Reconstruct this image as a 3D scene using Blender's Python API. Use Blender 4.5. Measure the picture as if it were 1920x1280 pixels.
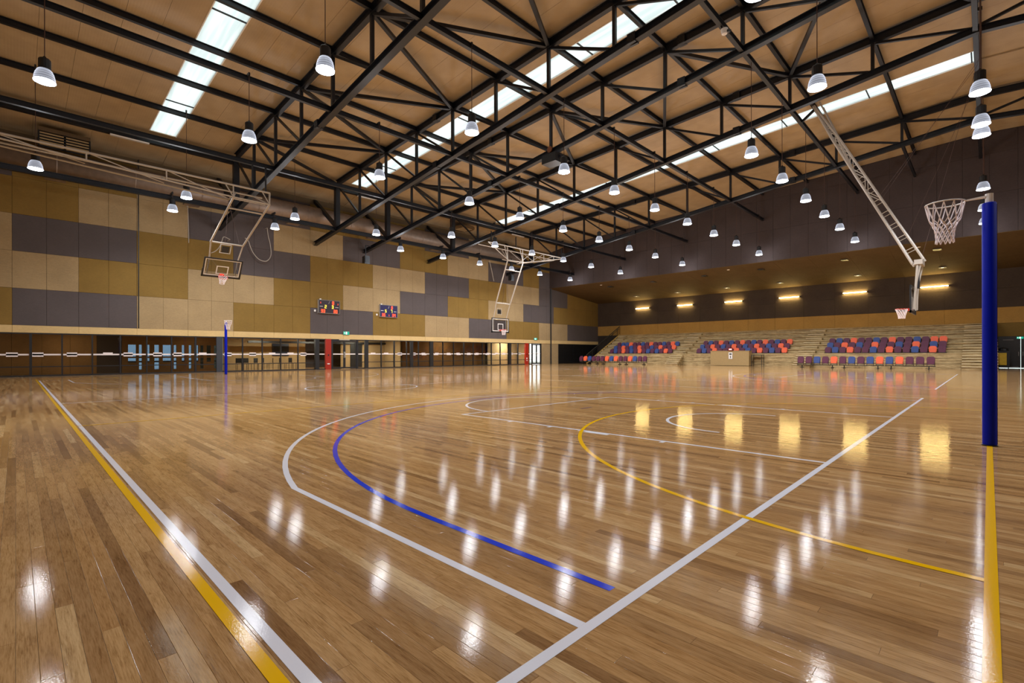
import bpy, bmesh, math, random
from math import sin, cos, pi, sqrt, atan2
from mathutils import Vector, Matrix
random.seed(7)
for o in list(bpy.data.objects): bpy.data.objects.remove(o)
SC = bpy.context.scene
COL = SC.collection
# ------------------------------------------------------------------ camera
YAW = 0.7755; ROLL = -0.002
cd = bpy.data.cameras.new('camera'); cam = bpy.data.objects.new('camera', cd); COL.objects.link(cam)
fw = Vector((cos(YAW), sin(YAW), 0)); rt = Vector((sin(YAW), -cos(YAW), 0)); up = Vector((0, 0, 1))
rt2 = rt*cos(ROLL) + up*sin(ROLL); up2 = -rt*sin(ROLL) + up*cos(ROLL)
M = Matrix((rt2, up2, -fw)).transposed().to_4x4(); M.translation = Vector((-8.225, 0.007, 1.115))
cam.matrix_world = M
cd.sensor_width = 36; cd.lens = 911.66/1920*36; cd.shift_y = 23.33/1920; cd.clip_start = .05; cd.clip_end = 500
SC.camera = cam
# ------------------------------------------------------------------ daylight, exposure
w = bpy.data.worlds.new('world'); SC.world = w; w.use_nodes = True
bg = w.node_tree.nodes['Background']; bg.inputs[0].default_value = (.95, .985, 1.0, 1); bg.inputs[1].default_value = 2.0
SC.view_settings.view_transform = 'Standard'; SC.view_settings.look = 'None'
SC.view_settings.exposure = 0.2; SC.view_settings.gamma = 1.0; SC.view_settings.use_curve_mapping = False
SC.cycles.use_light_tree = True; SC.cycles.max_bounces = 6; SC.cycles.diffuse_bounces = 3; SC.cycles.glossy_bounces = 3
SC.cycles.transparent_max_bounces = 12; SC.cycles.sample_clamp_indirect = 3.0; SC.cycles.sample_clamp_direct = 20.0
SC.cycles.caustics_reflective = False; SC.cycles.caustics_refractive = False
LAMP_W = 400.0; LAMP_UP = 40.0
# ------------------------------------------------------------------ materials
def srgb(r, g, b):
    f = lambda c: (c/255/12.92 if c/255 <= .04045 else ((c/255+.055)/1.055)**2.4)
    return (f(r), f(g), f(b), 1)
MATS = {}
class NT:
    def __init__(s, name):
        s.m = bpy.data.materials.new(name); s.m.use_nodes = True; s.t = s.m.node_tree
        s.p = s.t.nodes['Principled BSDF']; s.out = s.t.nodes['Material Output']; MATS[name] = s.m
    def n(s, ty, **k):
        x = s.t.nodes.new(ty)
        for a, b in k.items(): setattr(x, a, b)
        return x
    def l(s, a, b): s.t.links.new(a, b)
    def math(s, op, a, b=None, c=None):
        x = s.n('ShaderNodeMath', operation=op)
        for i, v in enumerate((a, b, c)):
            if v is None: continue
            if isinstance(v, (int, float)): x.inputs[i].default_value = v
            else: s.l(v, x.inputs[i])
        return x.outputs[0]
    def ramp(s, fac, stops):
        r = s.n('ShaderNodeValToRGB'); s.l(fac, r.inputs[0]); e = r.color_ramp.elements
        while len(e) < len(stops): e.new(.5)
        for q, (p, c) in zip(e, stops): q.position = p; q.color = c
        return r.outputs[0]
    def noise(s, scale, detail=3, vec=None, rough=.5):
        x = s.n('ShaderNodeTexNoise'); x.inputs['Scale'].default_value = scale; x.inputs['Detail'].default_value = detail
        x.inputs['Roughness'].default_value = rough
        if vec is not None: s.l(vec, x.inputs['Vector'])
        return x.outputs['Fac']
    def bump(s, h, strength, dist=.01):
        b = s.n('ShaderNodeBump'); b.inputs['Strength'].default_value = strength; b.inputs['Distance'].default_value = dist
        s.l(h, b.inputs['Height']); s.l(b.outputs[0], s.p.inputs['Normal'])
    def pos(s): return s.n('ShaderNodeNewGeometry').outputs['Position']
    def mapv(s, v, sc):
        x = s.n('ShaderNodeMapping'); x.inputs['Scale'].default_value = sc; s.l(v, x.inputs[0]); return x.outputs[0]
def plain(name, col, rough=.5, metal=0, noise=.0, scale=6, spec=.5, bump=0):
    t = NT(name); t.p.inputs['Roughness'].default_value = rough; t.p.inputs['Metallic'].default_value = metal
    t.p.inputs['Specular IOR Level'].default_value = spec
    if noise:
        f = t.noise(scale, 4, t.pos())
        a = tuple(c*(1-noise) for c in col[:3]) + (1,); b = tuple(min(1, c*(1+noise)) for c in col[:3]) + (1,)
        t.l(t.ramp(f, [(.3, a), (.7, b)]), t.p.inputs['Base Color'])
        if bump: t.bump(f, bump)
    else: t.p.inputs['Base Color'].default_value = col
    return t.m
def glow(name, col, strength):
    t = NT(name); t.p.inputs['Base Color'].default_value = (0, 0, 0, 1)
    t.p.inputs['Emission Color'].default_value = col; t.p.inputs['Emission Strength'].default_value = strength
    return t.m
steel = plain('black_steel', srgb(18, 20, 26), .45, 0, .15, 3, .4)
dark = plain('dark_paint', srgb(24, 25, 28), .4)
col_m = plain('charcoal_column', srgb(45, 50, 58), .5)
white = plain('white_paint', srgb(225, 222, 220), .35)
cream = plain('cream_tube', srgb(172, 164, 154), .4)
silver = plain('galvanised_duct', srgb(128, 112, 100), .45, .35, .12, 4)
red = plain('red_paint', srgb(150, 32, 18), .35)
orangepaint = plain('rim_paint', srgb(200, 50, 30), .4)
bluepad = plain('blue_padding', srgb(0, 22, 165), .5, 0, .05, 9, .12)
netm = plain('net_cord', srgb(248, 240, 246), .7)
khaki = plain('khaki_laminate', srgb(164, 138, 92), .5, 0, .04, 8)
yellowbag = plain('yellow_bag', srgb(205, 165, 30), .5, 0, .1, 5)
cordm = plain('brown_cord', srgb(70, 45, 35), .6)
greyplastic = plain('grey_plastic', srgb(120, 115, 110), .5)
cols = {'orange': plain('orange_seat', srgb(240, 104, 66), .55, 0, .06, 12), 'maroon': plain('maroon_seat', srgb(92, 38, 66), .55, 0, .08, 12),
        'blue': plain('blue_seat', srgb(52, 76, 138), .55, 0, .08, 12)}
lens_g = glow('lamp_lens', (.86, .92, 1, 1), 10)
tube_g = glow('warm_tube', (1, .74, .27, 1), 110)
red_g = glow('red_digits', (1, .05, .012, 1), 4.5)
yel_g = glow('yellow_digits', (1, .72, .05, 1), 2.4)
green_g = glow('exit_green', (.0, .42, .26, 1), 1.0)
wht_g = glow('exit_white', (.8, 1, .9, 1), 1.6)
spot_g = glow('downlight_glow', (1, .9, .7, 1), 3)
foyer_g = glow('foyer_fill_glow', (1, .85, .62, 1), 4)

def acoustic(name, col, amt=.10):
    t = NT(name); P = t.pos(); t.p.inputs['Roughness'].default_value = .85; t.p.inputs['Specular IOR Level'].default_value = .2
    big = t.noise(.9, 4, P, .6); fine = t.noise(26, 3, t.mapv(P, (1, 1, 2.2)), .7)
    mid = t.noise(7, 3, t.mapv(P, (1, 1, 3)), .6)
    f = t.math('ADD', t.math('MULTIPLY', big, .35), t.math('ADD', t.math('MULTIPLY', fine, .35), t.math('MULTIPLY', mid, .3)))
    a = tuple(c*(1-amt*2.4) for c in col[:3]) + (1,); b = tuple(min(1, c*(1+amt*2.4)) for c in col[:3]) + (1,)
    t.l(t.ramp(f, [(.36, a), (.64, b)]), t.p.inputs['Base Color']); t.bump(fine, .25, .01)
    return t.m
tan = acoustic('tan_acoustic_board', srgb(152, 131, 97), .07); olive = acoustic('olive_acoustic_board', srgb(124, 99, 50), .06)
grey = acoustic('mauve_grey_acoustic_board', srgb(83, 76, 76), .05)
fasc = acoustic('dark_brown_board', srgb(64, 55, 54), .08); soff = acoustic('soffit_board', srgb(92, 76, 56), .08)
backd = acoustic('dark_back_board', srgb(72, 61, 52), .08); backt = acoustic('tan_back_board', srgb(168, 130, 68), .07)
ply = acoustic('pale_plywood', srgb(196, 170, 120), .06)
corr = acoustic('corridor_board', srgb(118, 84, 46), .10)
def roofmat():
    t = NT('beige_roof_sheet'); P = t.pos(); sx = t.n('ShaderNodeSeparateXYZ'); t.l(P, sx.inputs[0])
    rib = t.math('PINGPONG', sx.outputs[0], .045)
    f = t.noise(1.2, 3, P)
    t.l(t.ramp(f, [(.3, srgb(158, 138, 108)), (.7, srgb(172, 151, 119))]), t.p.inputs['Base Color'])
    t.p.inputs['Roughness'].default_value = .5; t.bump(rib, .5, .05); return t.m
roofm = roofmat()
def skymat():
    t = NT('translucent_skylight'); t.t.nodes.remove(t.p); P = t.pos()
    tr = t.n('ShaderNodeBsdfTranslucent'); sx = t.n('ShaderNodeSeparateXYZ'); t.l(P, sx.inputs[0])
    wv = t.noise(1.0, 2, t.mapv(P, (5, .25, 1)))
    t.l(t.ramp(wv, [(.35, (.62, .66, .65, 1)), (.65, (.76, .79, .77, 1))]), tr.inputs[0]); t.l(tr.outputs[0], t.out.inputs[0]); return t.m
skym = skymat()
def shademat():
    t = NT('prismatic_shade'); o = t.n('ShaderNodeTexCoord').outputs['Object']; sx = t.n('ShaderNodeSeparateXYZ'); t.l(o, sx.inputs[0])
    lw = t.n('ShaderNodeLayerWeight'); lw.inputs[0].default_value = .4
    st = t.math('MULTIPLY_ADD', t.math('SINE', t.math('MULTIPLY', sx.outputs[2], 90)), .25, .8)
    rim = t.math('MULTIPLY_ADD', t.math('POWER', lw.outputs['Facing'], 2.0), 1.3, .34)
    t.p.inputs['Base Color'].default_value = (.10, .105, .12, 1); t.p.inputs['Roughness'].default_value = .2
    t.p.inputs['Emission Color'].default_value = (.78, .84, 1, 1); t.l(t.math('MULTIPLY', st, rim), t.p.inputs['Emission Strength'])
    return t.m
shadem = shademat()
def glassmat(name, tint, refl):
    t = NT(name); t.t.nodes.remove(t.p); g = t.n('ShaderNodeBsdfGlossy'); g.inputs['Roughness'].default_value = .0
    tr = t.n('ShaderNodeBsdfTransparent'); tr.inputs[0].default_value = tint
    fr = t.n('ShaderNodeFresnel'); fr.inputs[0].default_value = 1.45
    mx = t.n('ShaderNodeMixShader'); fb = t.math('SUBTRACT', 1.0, t.n('ShaderNodeNewGeometry').outputs['Backfacing']); t.l(t.math('MULTIPLY', t.math('MULTIPLY', fr.outputs[0], refl), fb), mx.inputs[0]); t.l(tr.outputs[0], mx.inputs[1]); t.l(g.outputs[0], mx.inputs[2])
    t.l(mx.outputs[0], t.out.inputs[0]); return t.m
tinted = glassmat('tinted_glass', (.30, .38, .46, 1), 1.0)
glass = glassmat('clear_glass', (.86, .88, .86, 1), 1.3)
boardglass = glassmat('backboard_glass', (.80, .80, .80, 1), 1)
def concmat():
    t = NT('board_marked_concrete'); P = t.pos(); t.p.inputs['Roughness'].default_value = .65
    a = t.noise(1.6, 5, t.mapv(P, (2, .7, 5)), .6); b = t.noise(9, 4, t.mapv(P, (1, .5, 4)), .7)
    f = t.math('ADD', t.math('MULTIPLY', a, .6), t.math('MULTIPLY', b, .4))
    t.l(t.ramp(f, [(.34, srgb(100, 82, 50)), (.46, srgb(158, 134, 90)), (.55, srgb(182, 158, 112)), (.68, srgb(206, 184, 140))]), t.p.inputs['Base Color']); t.bump(b, .3, .01); return t.m
conc = concmat()
# floor: strip boards run along Y. The same cell arithmetic drives the colours here and the pieces cut below
PW = 0.0605; PL = 1.62
def woodmat():
    t = NT('varnished_timber'); P = t.pos(); sx = t.n('ShaderNodeSeparateXYZ'); t.l(P, sx.inputs[0])
    row = t.math('FLOOR', t.math('DIVIDE', sx.outputs[0], PW))
    off = t.math('FRACT', t.math('MULTIPLY', row, .61803))
    yy = t.math('ADD', t.math('DIVIDE', sx.outputs[1], PL), off); cell = t.math('FLOOR', yy)
    cb = t.n('ShaderNodeCombineXYZ'); t.l(row, cb.inputs[0]); t.l(cell, cb.inputs[1])
    wn = t.n('ShaderNodeTexWhiteNoise', noise_dimensions='2D'); t.l(cb.outputs[0], wn.inputs['Vector'])
    c = t.ramp(wn.outputs['Value'], [(0, srgb(142, 105, 68)), (.10, srgb(166, 128, 86)), (.5, srgb(182, 140, 92)), (.9, srgb(194, 154, 105)), (1, srgb(208, 173, 125))])
    # grain stretched along the board, shifted per board
    cmb = t.n('ShaderNodeCombineXYZ'); t.l(t.math('ADD', sx.outputs[0], t.math('MULTIPLY', wn.outputs['Value'], 37.)), cmb.inputs[0]); t.l(t.math('MULTIPLY', sx.outputs[1], .05), cmb.inputs[1])
    g1 = t.noise(190, 4, cmb.outputs[0], .7)
    cm2 = t.n('ShaderNodeCombineXYZ'); t.l(t.math('ADD', sx.outputs[0], t.math('MULTIPLY', wn.outputs['Value'], 11.)), cm2.inputs[0]); t.l(t.math('MULTIPLY', sx.outputs[1], .11), cm2.inputs[1])
    g2 = t.noise(26, 4, cm2.outputs[0], .65)
    g = t.math('ADD', t.math('MULTIPLY', g1, .55), t.math('MULTIPLY', g2, .45))
    mul = t.ramp(g, [(.35, (.46, .38, .30, 1)), (.46, (.82, .78, .72, 1)), (.54, (1, 1, 1, 1)), (.66, (1.15, 1.18, 1.24, 1))])
    mx = t.n('ShaderNodeMixRGB', blend_type='MULTIPLY'); mx.inputs[0].default_value = .95; t.l(c, mx.inputs[1]); t.l(mul, mx.inputs[2])
    t.l(mx.outputs[0], t.p.inputs['Base Color'])
    t.p.inputs['Roughness'].default_value = .048; t.p.inputs['IOR'].default_value = 1.43
    # lacquer: long shallow ripples plus fine board relief
    rp = t.noise(120, 3, t.mapv(P, (1.0, .7, 1)), .6)
    h = t.math('ADD', t.math('MULTIPLY', rp, .5), t.math('MULTIPLY', g1, .12))
    t.bump(h, .04, .01)
    return t.m
wood = woodmat()
def paint(name, col):
    t = NT(name); t.p.inputs['Base Color'].default_value = col; t.p.inputs['Roughness'].default_value = .07
    rp = t.noise(120, 3, t.mapv(t.pos(), (1, .7, 1)), .6); t.bump(rp, .03, .01); return t.m
pw = paint('white_line_paint', srgb(232, 232, 242)); py_ = paint('yellow_line_paint', srgb(244, 188, 0)); pb = paint('blue_line_paint', srgb(0, 58, 215)); pbd = paint('faded_blue_paint', srgb(92, 78, 120))

# ------------------------------------------------------------------ mesh helpers
class MB:
    def __init__(s): s.v = []; s.f = []
    def add(s, v, f):
        n = len(s.v); s.v += [tuple(p) for p in v]; s.f += [tuple(i+n for i in q) for q in f]; return s
    def box(s, x0, x1, y0, y1, z0, z1):
        v = [(x, y, z) for z in (z0, z1) for y in (y0, y1) for x in (x0, x1)]
        return s.add(v, [(0, 2, 3, 1), (4, 5, 7, 6), (0, 1, 5, 4), (2, 6, 7, 3), (0, 4, 6, 2), (1, 3, 7, 5)])
    def bar(s, p, q, w_, h_=None, upv=(0, 0, 1)):
        h_ = h_ or w_; p = Vector(p); q = Vector(q); d = (q-p).normalized(); u = Vector(upv)
        if abs(d.dot(u)) > .98: u = Vector((0, 1, 0)) if abs(d.y) < .9 else Vector((1, 0, 0))
        a = d.cross(u).normalized()*w_/2; b = a.cross(d).normalized()*h_/2
        v = [e+i*a+j*b for e in (p, q) for i, j in ((-1, -1), (1, -1), (1, 1), (-1, 1))]
        return s.add(v, [(3, 2, 1, 0), (4, 5, 6, 7), (0, 1, 5, 4), (1, 2, 6, 5), (2, 3, 7, 6), (3, 0, 4, 7)])
    def ibeam(s, p, q, w_, h_, t_=.02):
        p = Vector(p); q = Vector(q); d = (q-p).normalized(); a = d.cross(Vector((0, 0, 1))).normalized(); b = a.cross(d).normalized()
        for sg in (-1, 1): s.bar(p+b*sg*(h_/2-t_/2), q+b*sg*(h_/2-t_/2), w_, t_)
        return s.bar(p, q, t_, h_-2*t_)
    def tube(s, pts, r, n=8, closed=False):
        pts = [Vector(p) for p in pts]; m = len(pts); rings = []; ref = None
        for i, p in enumerate(pts):
            a = pts[(i-1) % m] if (closed or i > 0) else p; b = pts[(i+1) % m] if (closed or i < m-1) else p
            d = (b-a).normalized()
            if ref is None: ref = Vector((0, 0, 1)) if abs(d.z) < .9 else Vector((1, 0, 0))
            u = (ref - d*ref.dot(d)); u = u.normalized() if u.length > 1e-4 else d.orthogonal().normalized(); ref = u; v = d.cross(u)
            rr = r[i] if isinstance(r, (list, tuple)) else r
            rings.append([p+rr*(u*cos(2*pi*k/n)+v*sin(2*pi*k/n)) for k in range(n)])
        V = [x for g in rings for x in g]; F = []
        for i in range(m if closed else m-1):
            j = (i+1) % m
            for k in range(n): F.append((i*n+k, i*n+(k+1) % n, j*n+(k+1) % n, j*n+k))
        if not closed: F.append(tuple(range(n-1, -1, -1))); F.append(tuple((m-1)*n+k for k in range(n)))
        return s.add(V, F)
    def lathe(s, prof, n=16, c=(0, 0, 0), cap=True):
        V = [(c[0]+r*cos(2*pi*k/n), c[1]+r*sin(2*pi*k/n), c[2]+z) for r, z in prof for k in range(n)]; F = []
        for i in range(len(prof)-1):
            for k in range(n): F.append((i*n+k, i*n+(k+1) % n, (i+1)*n+(k+1) % n, (i+1)*n+k))
        if cap: F.append(tuple(range(n-1, -1, -1))); F.append(tuple((len(prof)-1)*n+k for k in range(n)))
        return s.add(V, F)
    def prism(s, poly, axis, a, b):   # poly in the two other axes (order x,y,z without axis)
        n = len(poly)
        def P(p, t):
            return {'x': (t, p[0], p[1]), 'y': (p[0], t, p[1]), 'z': (p[0], p[1], t)}[axis]
        V = [P(p, a) for p in poly] + [P(p, b) for p in poly]
        F = [tuple(range(n-1, -1, -1)), tuple(range(n, 2*n))] + [(i, (i+1) % n, n+(i+1) % n, n+i) for i in range(n)]
        return s.add(V, F)
    def mesh(s, name, mat, smooth=False):
        me = bpy.data.meshes.new(name); me.from_pydata(s.v, [], s.f); me.update()
        bm = bmesh.new(); bm.from_mesh(me); bmesh.ops.recalc_face_normals(bm, faces=bm.faces); bm.to_mesh(me); bm.free()
        me.materials.append(mat)
        if smooth: me.shade_smooth(); 
        return me
    def obj(s, name, mat, parent=None, smooth=False, loc=None):
        o = bpy.data.objects.new(name, s.mesh(name, mat, smooth)); COL.objects.link(o)
        if loc: o.location = loc
        if parent: o.parent = parent
        return o
def tag(o, label=None, cat=None, group=None, kind=None):
    if label: o['label'] = label
    if cat: o['category'] = cat
    if group: o['group'] = group
    if kind: o['kind'] = kind
    return o
def empty(name, loc=(0, 0, 0), rz=0):
    o = bpy.data.objects.new(name, None); COL.objects.link(o); o.location = loc; o.rotation_euler = (0, 0, rz); o.empty_display_size = .1; return o
def inst(name, me, loc, parent=None, rot=None, scale=None):
    o = bpy.data.objects.new(name, me); COL.objects.link(o); o.location = loc
    if rot: o.rotation_euler = rot
    if scale: o.scale = scale
    if parent: o.parent = parent
    return o
def copy_tree(o, parent=None):
    c = o.copy(); COL.objects.link(c); c.parent = parent
    for ch in o.children: copy_tree(ch, c)
    return c
def struct(o): o['kind'] = 'structure'; return o
ORD = 'first second third fourth fifth sixth seventh eighth ninth tenth eleventh twelfth thirteenth fourteenth fifteenth sixteenth seventeenth eighteenth nineteenth twentieth'.split()
# ------------------------------------------------------------------ key dimensions (metres)
YW = 35.2; XB = 43.15; XF = 33.7; XS = -12.0; YS = -22.0; YR = 0.35
B = 1.151                                  # baseline of the basketball courts
def ztop(y): return 14.5-.055*y if y >= YR else 14.5-.055*(2*YR-y)
def zbot(y): return 13.3-.1155*y if y >= YR else 13.3-.1155*(2*YR-y)
def zdeck(y): return ztop(y)+.24
TX = [.87, 7.1, 11.0, 17.1, 26.8]; TN = ['first', 'second', 'third', 'fourth', 'fifth']
NODES = [YR+3.135*k for k in range(11)]    # purlin lines, ridge to wall beam (31.7)
SKY = [(-3.25, -2.1), (8.15, 9.3), (22.0, 23.15)]
# ------------------------------------------------------------------ floor
fl = MB().box(XS, XB+4, YS, 47, -.25, -.006)
fl.v = fl.v; floor = struct(fl.obj('floor', plain('floor_joint', srgb(60, 38, 22), .6)))
# near boards: the pieces that show largest, one object each; the rest of the near field joined
CX, CY = -8.225, .007
def view(x, y):
    z = (x-CX)*cos(YAW)+(y-CY)*sin(YAW); r = (x-CX)*sin(YAW)-(y-CY)*cos(YAW); return z, r
pieces = []
G = .0005
NEARX = (-12.0, 4.3); NEARY = (-3.4, 9.6)
r0 = math.floor(NEARX[0]/PW); r1 = math.ceil(NEARX[1]/PW)
XN0, XN1 = r0*PW, r1*PW
for row in range(r0, r1):
    off = (row*.61803) % 1.0
    c0 = math.floor(NEARY[0]/PL+off); c1 = math.ceil(NEARY[1]/PL+off)
    for c in range(c0, c1):
        y0 = max((c-off)*PL, NEARY[0]); y1 = min((c+1-off)*PL, NEARY[1])
        if y1 <= y0: continue
        x0 = row*PW; xm = x0+PW/2; best = 1e9; vis = False
        for t in (0, .25, .5, .75, 1):
            z, r = view(xm, y0+(y1-y0)*t)
            if z > 1.6 and abs(r/z) < 1.06: vis = True; best = min(best, z)
        pieces.append((best if vis else 99, x0, x0+PW, y0, y1))
pieces.sort(key=lambda p: p[0])
def plank(m, p):
    _, x0, x1, y0, y1 = p; g = G; b = .0008
    V = [(x0+g, y0+g, -.012), (x1-g, y0+g, -.012), (x1-g, y1-g, -.012), (x0+g, y1-g, -.012),
         (x0+g, y0+g, -b*.12), (x1-g, y0+g, -b*.12), (x1-g, y1-g, -b*.12), (x0+g, y1-g, -b*.12),
         (x0+g+b, y0+g+b, 0), (x1-g-b, y0+g+b, 0), (x1-g-b, y1-g-b, 0), (x0+g+b, y1-g-b, 0)]
    F = [(8, 9, 10, 11)] + [(i, (i+1) % 4, 4+(i+1) % 4, 4+i) for i in range(4)] + [(4+i, 4+(i+1) % 4, 8+(i+1) % 4, 8+i) for i in range(4)]
    m.add(V, F)
for p in pieces[:300]:
    m = MB(); plank(m, p); m.obj('plank', wood, floor)
m = MB()
for p in pieces[300:]: plank(m, p)
o = m.obj('planks', wood, floor); o['kind'] = 'stuff'
# beyond the boards: one varnished surface in pieces round the near field
m = MB()
m.box(XN1, XB+4, NEARY[0], NEARY[1], -.006, 0); m.box(XS, XB+4, NEARY[1], 47, -.006, 0); m.box(XS, XB+4, YS, NEARY[0], -.006, 0)
m.obj('boarding', wood, floor)
# ------------------------------------------------------------------ court lines
LZ = [.0010]
def line(p, q, w_, mat, label=None, name='court_line'):
    LZ[0] += .00002; z = LZ[0]; p = Vector((p[0], p[1], 0)); q = Vector((q[0], q[1], 0)); d = (q-p).normalized(); a = Vector((-d.y, d.x, 0))*w_/2
    V = [p-a, q-a, q+a, p+a]; m = MB().add([(v.x, v.y, z) for v in V], [(0, 1, 2, 3)])
    o = m.obj(name, mat, floor)
    if label: o['label'] = label
    return o
def arc(c, r, a0, a1, w_, mat, label=None, n=64):
    LZ[0] += .00002; z = LZ[0]; V = []
    for i in range(n+1):
        a = math.radians(a0+(a1-a0)*i/n)
        for rr in (r-w_/2, r+w_/2): V.append((c[0]+rr*cos(a), c[1]+rr*sin(a), z))
    o = MB().add(V, [(2*i, 2*i+1, 2*i+3, 2*i+2) for i in range(n)]).obj('court_line', mat, floor)
    if label: o['label'] = label
    return o
W = .05
def court(ax, near=True):
    # basketball 15 x 28
    x0, x1 = ax-7.525, ax+7.525; y0, y1 = B+.025, B+28
    line((x0-.025, y0), (x1+.025, y0), W, pw, 'white basketball baseline'); line((x0-.025, y1), (x1+.025, y1), W, pw)
    line((x0, y0), (x0, y1), W, pw, 'white basketball sideline'); line((x1, y0), (x1, y1), W, pw)
    line((x0, B+14), (x1, B+14), W, pw, 'white halfway line'); arc((ax, B+14), 1.8, 0, 360, W, pw, 'white centre circle')
    for s, yb in ((1, B+.05), (-1, B+28-.05)):
        yh = yb+s*1.575-s*.05; q = lambda y: yb+s*y
        # three-point lines: straight stretches and arc
        for sx in (-1, 1): line((ax+sx*6.6, q(0)), (ax+sx*6.6, q(2.95)), W, pw)
        a = math.degrees(math.asin(min(1, 6.6/6.75)))
        a = math.degrees(math.acos(6.6/6.75))
        if s > 0: arc((ax, yh), 6.75, a, 180-a, W, pw, 'white three-point arc')
        else: arc((ax, yh), 6.75, 180+a, 360-a, W, pw)
        # older blue arc
        if s > 0:
            for sx in (-1, 1): line((ax+sx*6.25, q(.08)), (ax+sx*6.25, q(1.54)), W, pb)
            arc((ax, yh), 6.25, 0, 180, W, pb, 'blue three-point arc')
        # key
        for sx in (-1, 1):
            line((ax+sx*2.45, q(0)), (ax+sx*2.45, q(5.75)), W, pw)
            for yy, ww in ((1.75, .06), (2.75, .4), (3.6, .06), (4.45, .06)):
                line((ax+sx*2.475, q(yy)), (ax+sx*2.56, q(yy)), ww, pw)
        line((ax-2.475, q(5.75)), (ax+2.475, q(5.75)), W, pw, 'white free-throw line')
        if s > 0: arc((ax, q(5.75)), 1.8, 0, 180, W, pw); arc((ax, yh), 1.27, 0, 180, W, pw)
        else: arc((ax, q(5.75)), 1.8, 180, 360, W, pw); arc((ax, yh), 1.27, 180, 360, W, pw)
    line((ax-.18, B+4.78), (ax+.18, B+4.78), .05, pbd, 'short dull blue mark in the key')
    # netball 15.25 x 30.5
    n0, n1 = ax-7.6, ax+7.6
    line((n0, -3.0 if ax < 1 else 0), (n0, 30.5), W, py_, 'yellow netball sideline'); line((n1, 0), (n1, 30.5), W, py_)
    line((n0, 0), (n1, 0), W, py_, 'yellow netball goal line'); line((n0, 30.5), (n1, 30.5), W, py_)
    line((n0, 10.17), (n1, 10.17), W, py_, 'yellow transverse line'); line((n0, 20.33), (n1, 20.33), W, py_)
    arc((ax, 0), 4.9, 0, 180, W, py_, 'yellow goal circle'); arc((ax, 30.5), 4.9, 180, 360, W, py_)
    arc((ax, 15.25), .45, 0, 360, W, py_)
court(0); court(19.0)
line((-7.525, -3), (-7.525, B), W, pw); 
# ------------------------------------------------------------------ walls
def panelfield(parent, axis, fixed, us, zs, matf, thick=.03, gap=.004, name='panel', sign=-1):
    """panels on a wall plane; axis 'y': plane Y=fixed, u along X; axis 'x': plane X=fixed, u along Y"""
    cache = {}
    for i in range(len(us)-1):
        for j in range(len(zs)-1):
            mt = matf(i, j)
            if mt is None: continue
            du = us[i+1]-us[i]-gap; dz = zs[j+1]-zs[j]-gap; key = (round(du, 3), round(dz, 3), mt.name)
            if key not in cache:
                m_ = MB(); b = .004; t = thick
                if axis == 'y':
                    V = [(0, 0, 0), (du, 0, 0), (du, 0, dz), (0, 0, dz), (b, -t, b), (du-b, -t, b), (du-b, -t, dz-b), (b, -t, dz-b)]
                else:
                    V = [(0, 0, 0), (0, du, 0), (0, du, dz), (0, 0, dz), (-t, b, b), (-t, du-b, b), (-t, du-b, dz-b), (-t, b, dz-b)]
                m_.add(V, [(4, 5, 6, 7)]+[(k, (k+1) % 4, 4+(k+1) % 4, 4+k) for k in range(4)]); cache[key] = m_.mesh(name, mt)
            loc = (us[i]+gap/2, fixed, zs[j]+gap/2) if axis == 'y' else (fixed, us[i]+gap/2, zs[j]+gap/2)
            inst(name, cache[key], loc, parent)
wl = struct(MB().box(XS, XB+.3, YW, YW+.25, 2.62, 13.2).obj('wall_left', plain('joint_dark', srgb(96, 78, 52), .8)))
P0 = -8.36; PD = 1.2575
us = [P0+PD*k for k in range(-3, 42)]; us[-1] = XB
zs = [2.63, 4.51, 6.39, 8.27, 10.15, 12.03]
def runs(s):   # 'G0-4 T4-8'
    d = {}
    for w_ in s.split():
        c = w_[0]; a, b = w_[1:].split(':')
        for k in range(int(a), int(b)): d[k] = c
    return d
R = [runs('O-3:0 G0:4 T4:8 O8:12 G12:16 O16:20 T20:24 G24:28 O28:32 T32:36 G36:42'),
     runs('T-3:2 O2:6 T6:10 O10:14 T14:18 G18:22 O22:26 T26:30 G30:34 O34:42'),
     runs('T-3:0 G0:4 O4:8 G8:12 O12:16 T16:20 G20:24 O24:28 T28:32 G32:36 O36:42'),
     runs('O-3:2 T2:6 G6:10 T10:14 G14:18 O18:22 T22:26 G26:30 O30:32 G32:42'),
     runs('G-3:0 O0:4 T4:8 G8:12 O12:20 G20:24 T24:28 O28:42')]
CM = {'O': olive, 'T': tan, 'G': grey}
def lm(i, j):
    k = i-3
    if us[i] > XF+1 and j > 3: return None
    return CM[R[j].get(k, 'T')]
panelfield(wl, 'y', YW, us, zs, lm)
# pale plywood bulkhead above the glazing
bulk = struct(empty('trim_1'))
ub = [P0+PD*2*k for k in range(-1, 21)]; ub[0] = XS; ub.append(XB)
MB().box(XS, XB, YW-.02, YW+.25, 2.25, 2.63).obj('core', ply, bulk)
panelfield(bulk, 'y', YW-.02, ub, [2.25, 2.63], lambda i, j: ply, .03, .006, 'fascia_board')
# dark vertical expansion joint and rain pipe
tag(MB().tube([(-3.25, YW-.04, 2.64), (-3.25, YW-.04, 12.4)], .025, 6).obj('conduit', dark), 'thin black vertical conduit on the panelled long wall near its near end', 'conduit')
tag(MB().tube([(33.8, YW-.12, .0), (33.8, YW-.12, 2.2), (33.8, YW-.12, 8.45)], .07, 8).obj('downpipe', dark), 'black vertical downpipe on the panelled wall beside the tan end section', 'pipe')
# solid ends of the ground floor under the bulkhead
ws = struct(MB().box(32.3, 35.2, YW-.02, YW+.25, 0, 2.25).obj('wall_end_section', tan))
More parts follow.
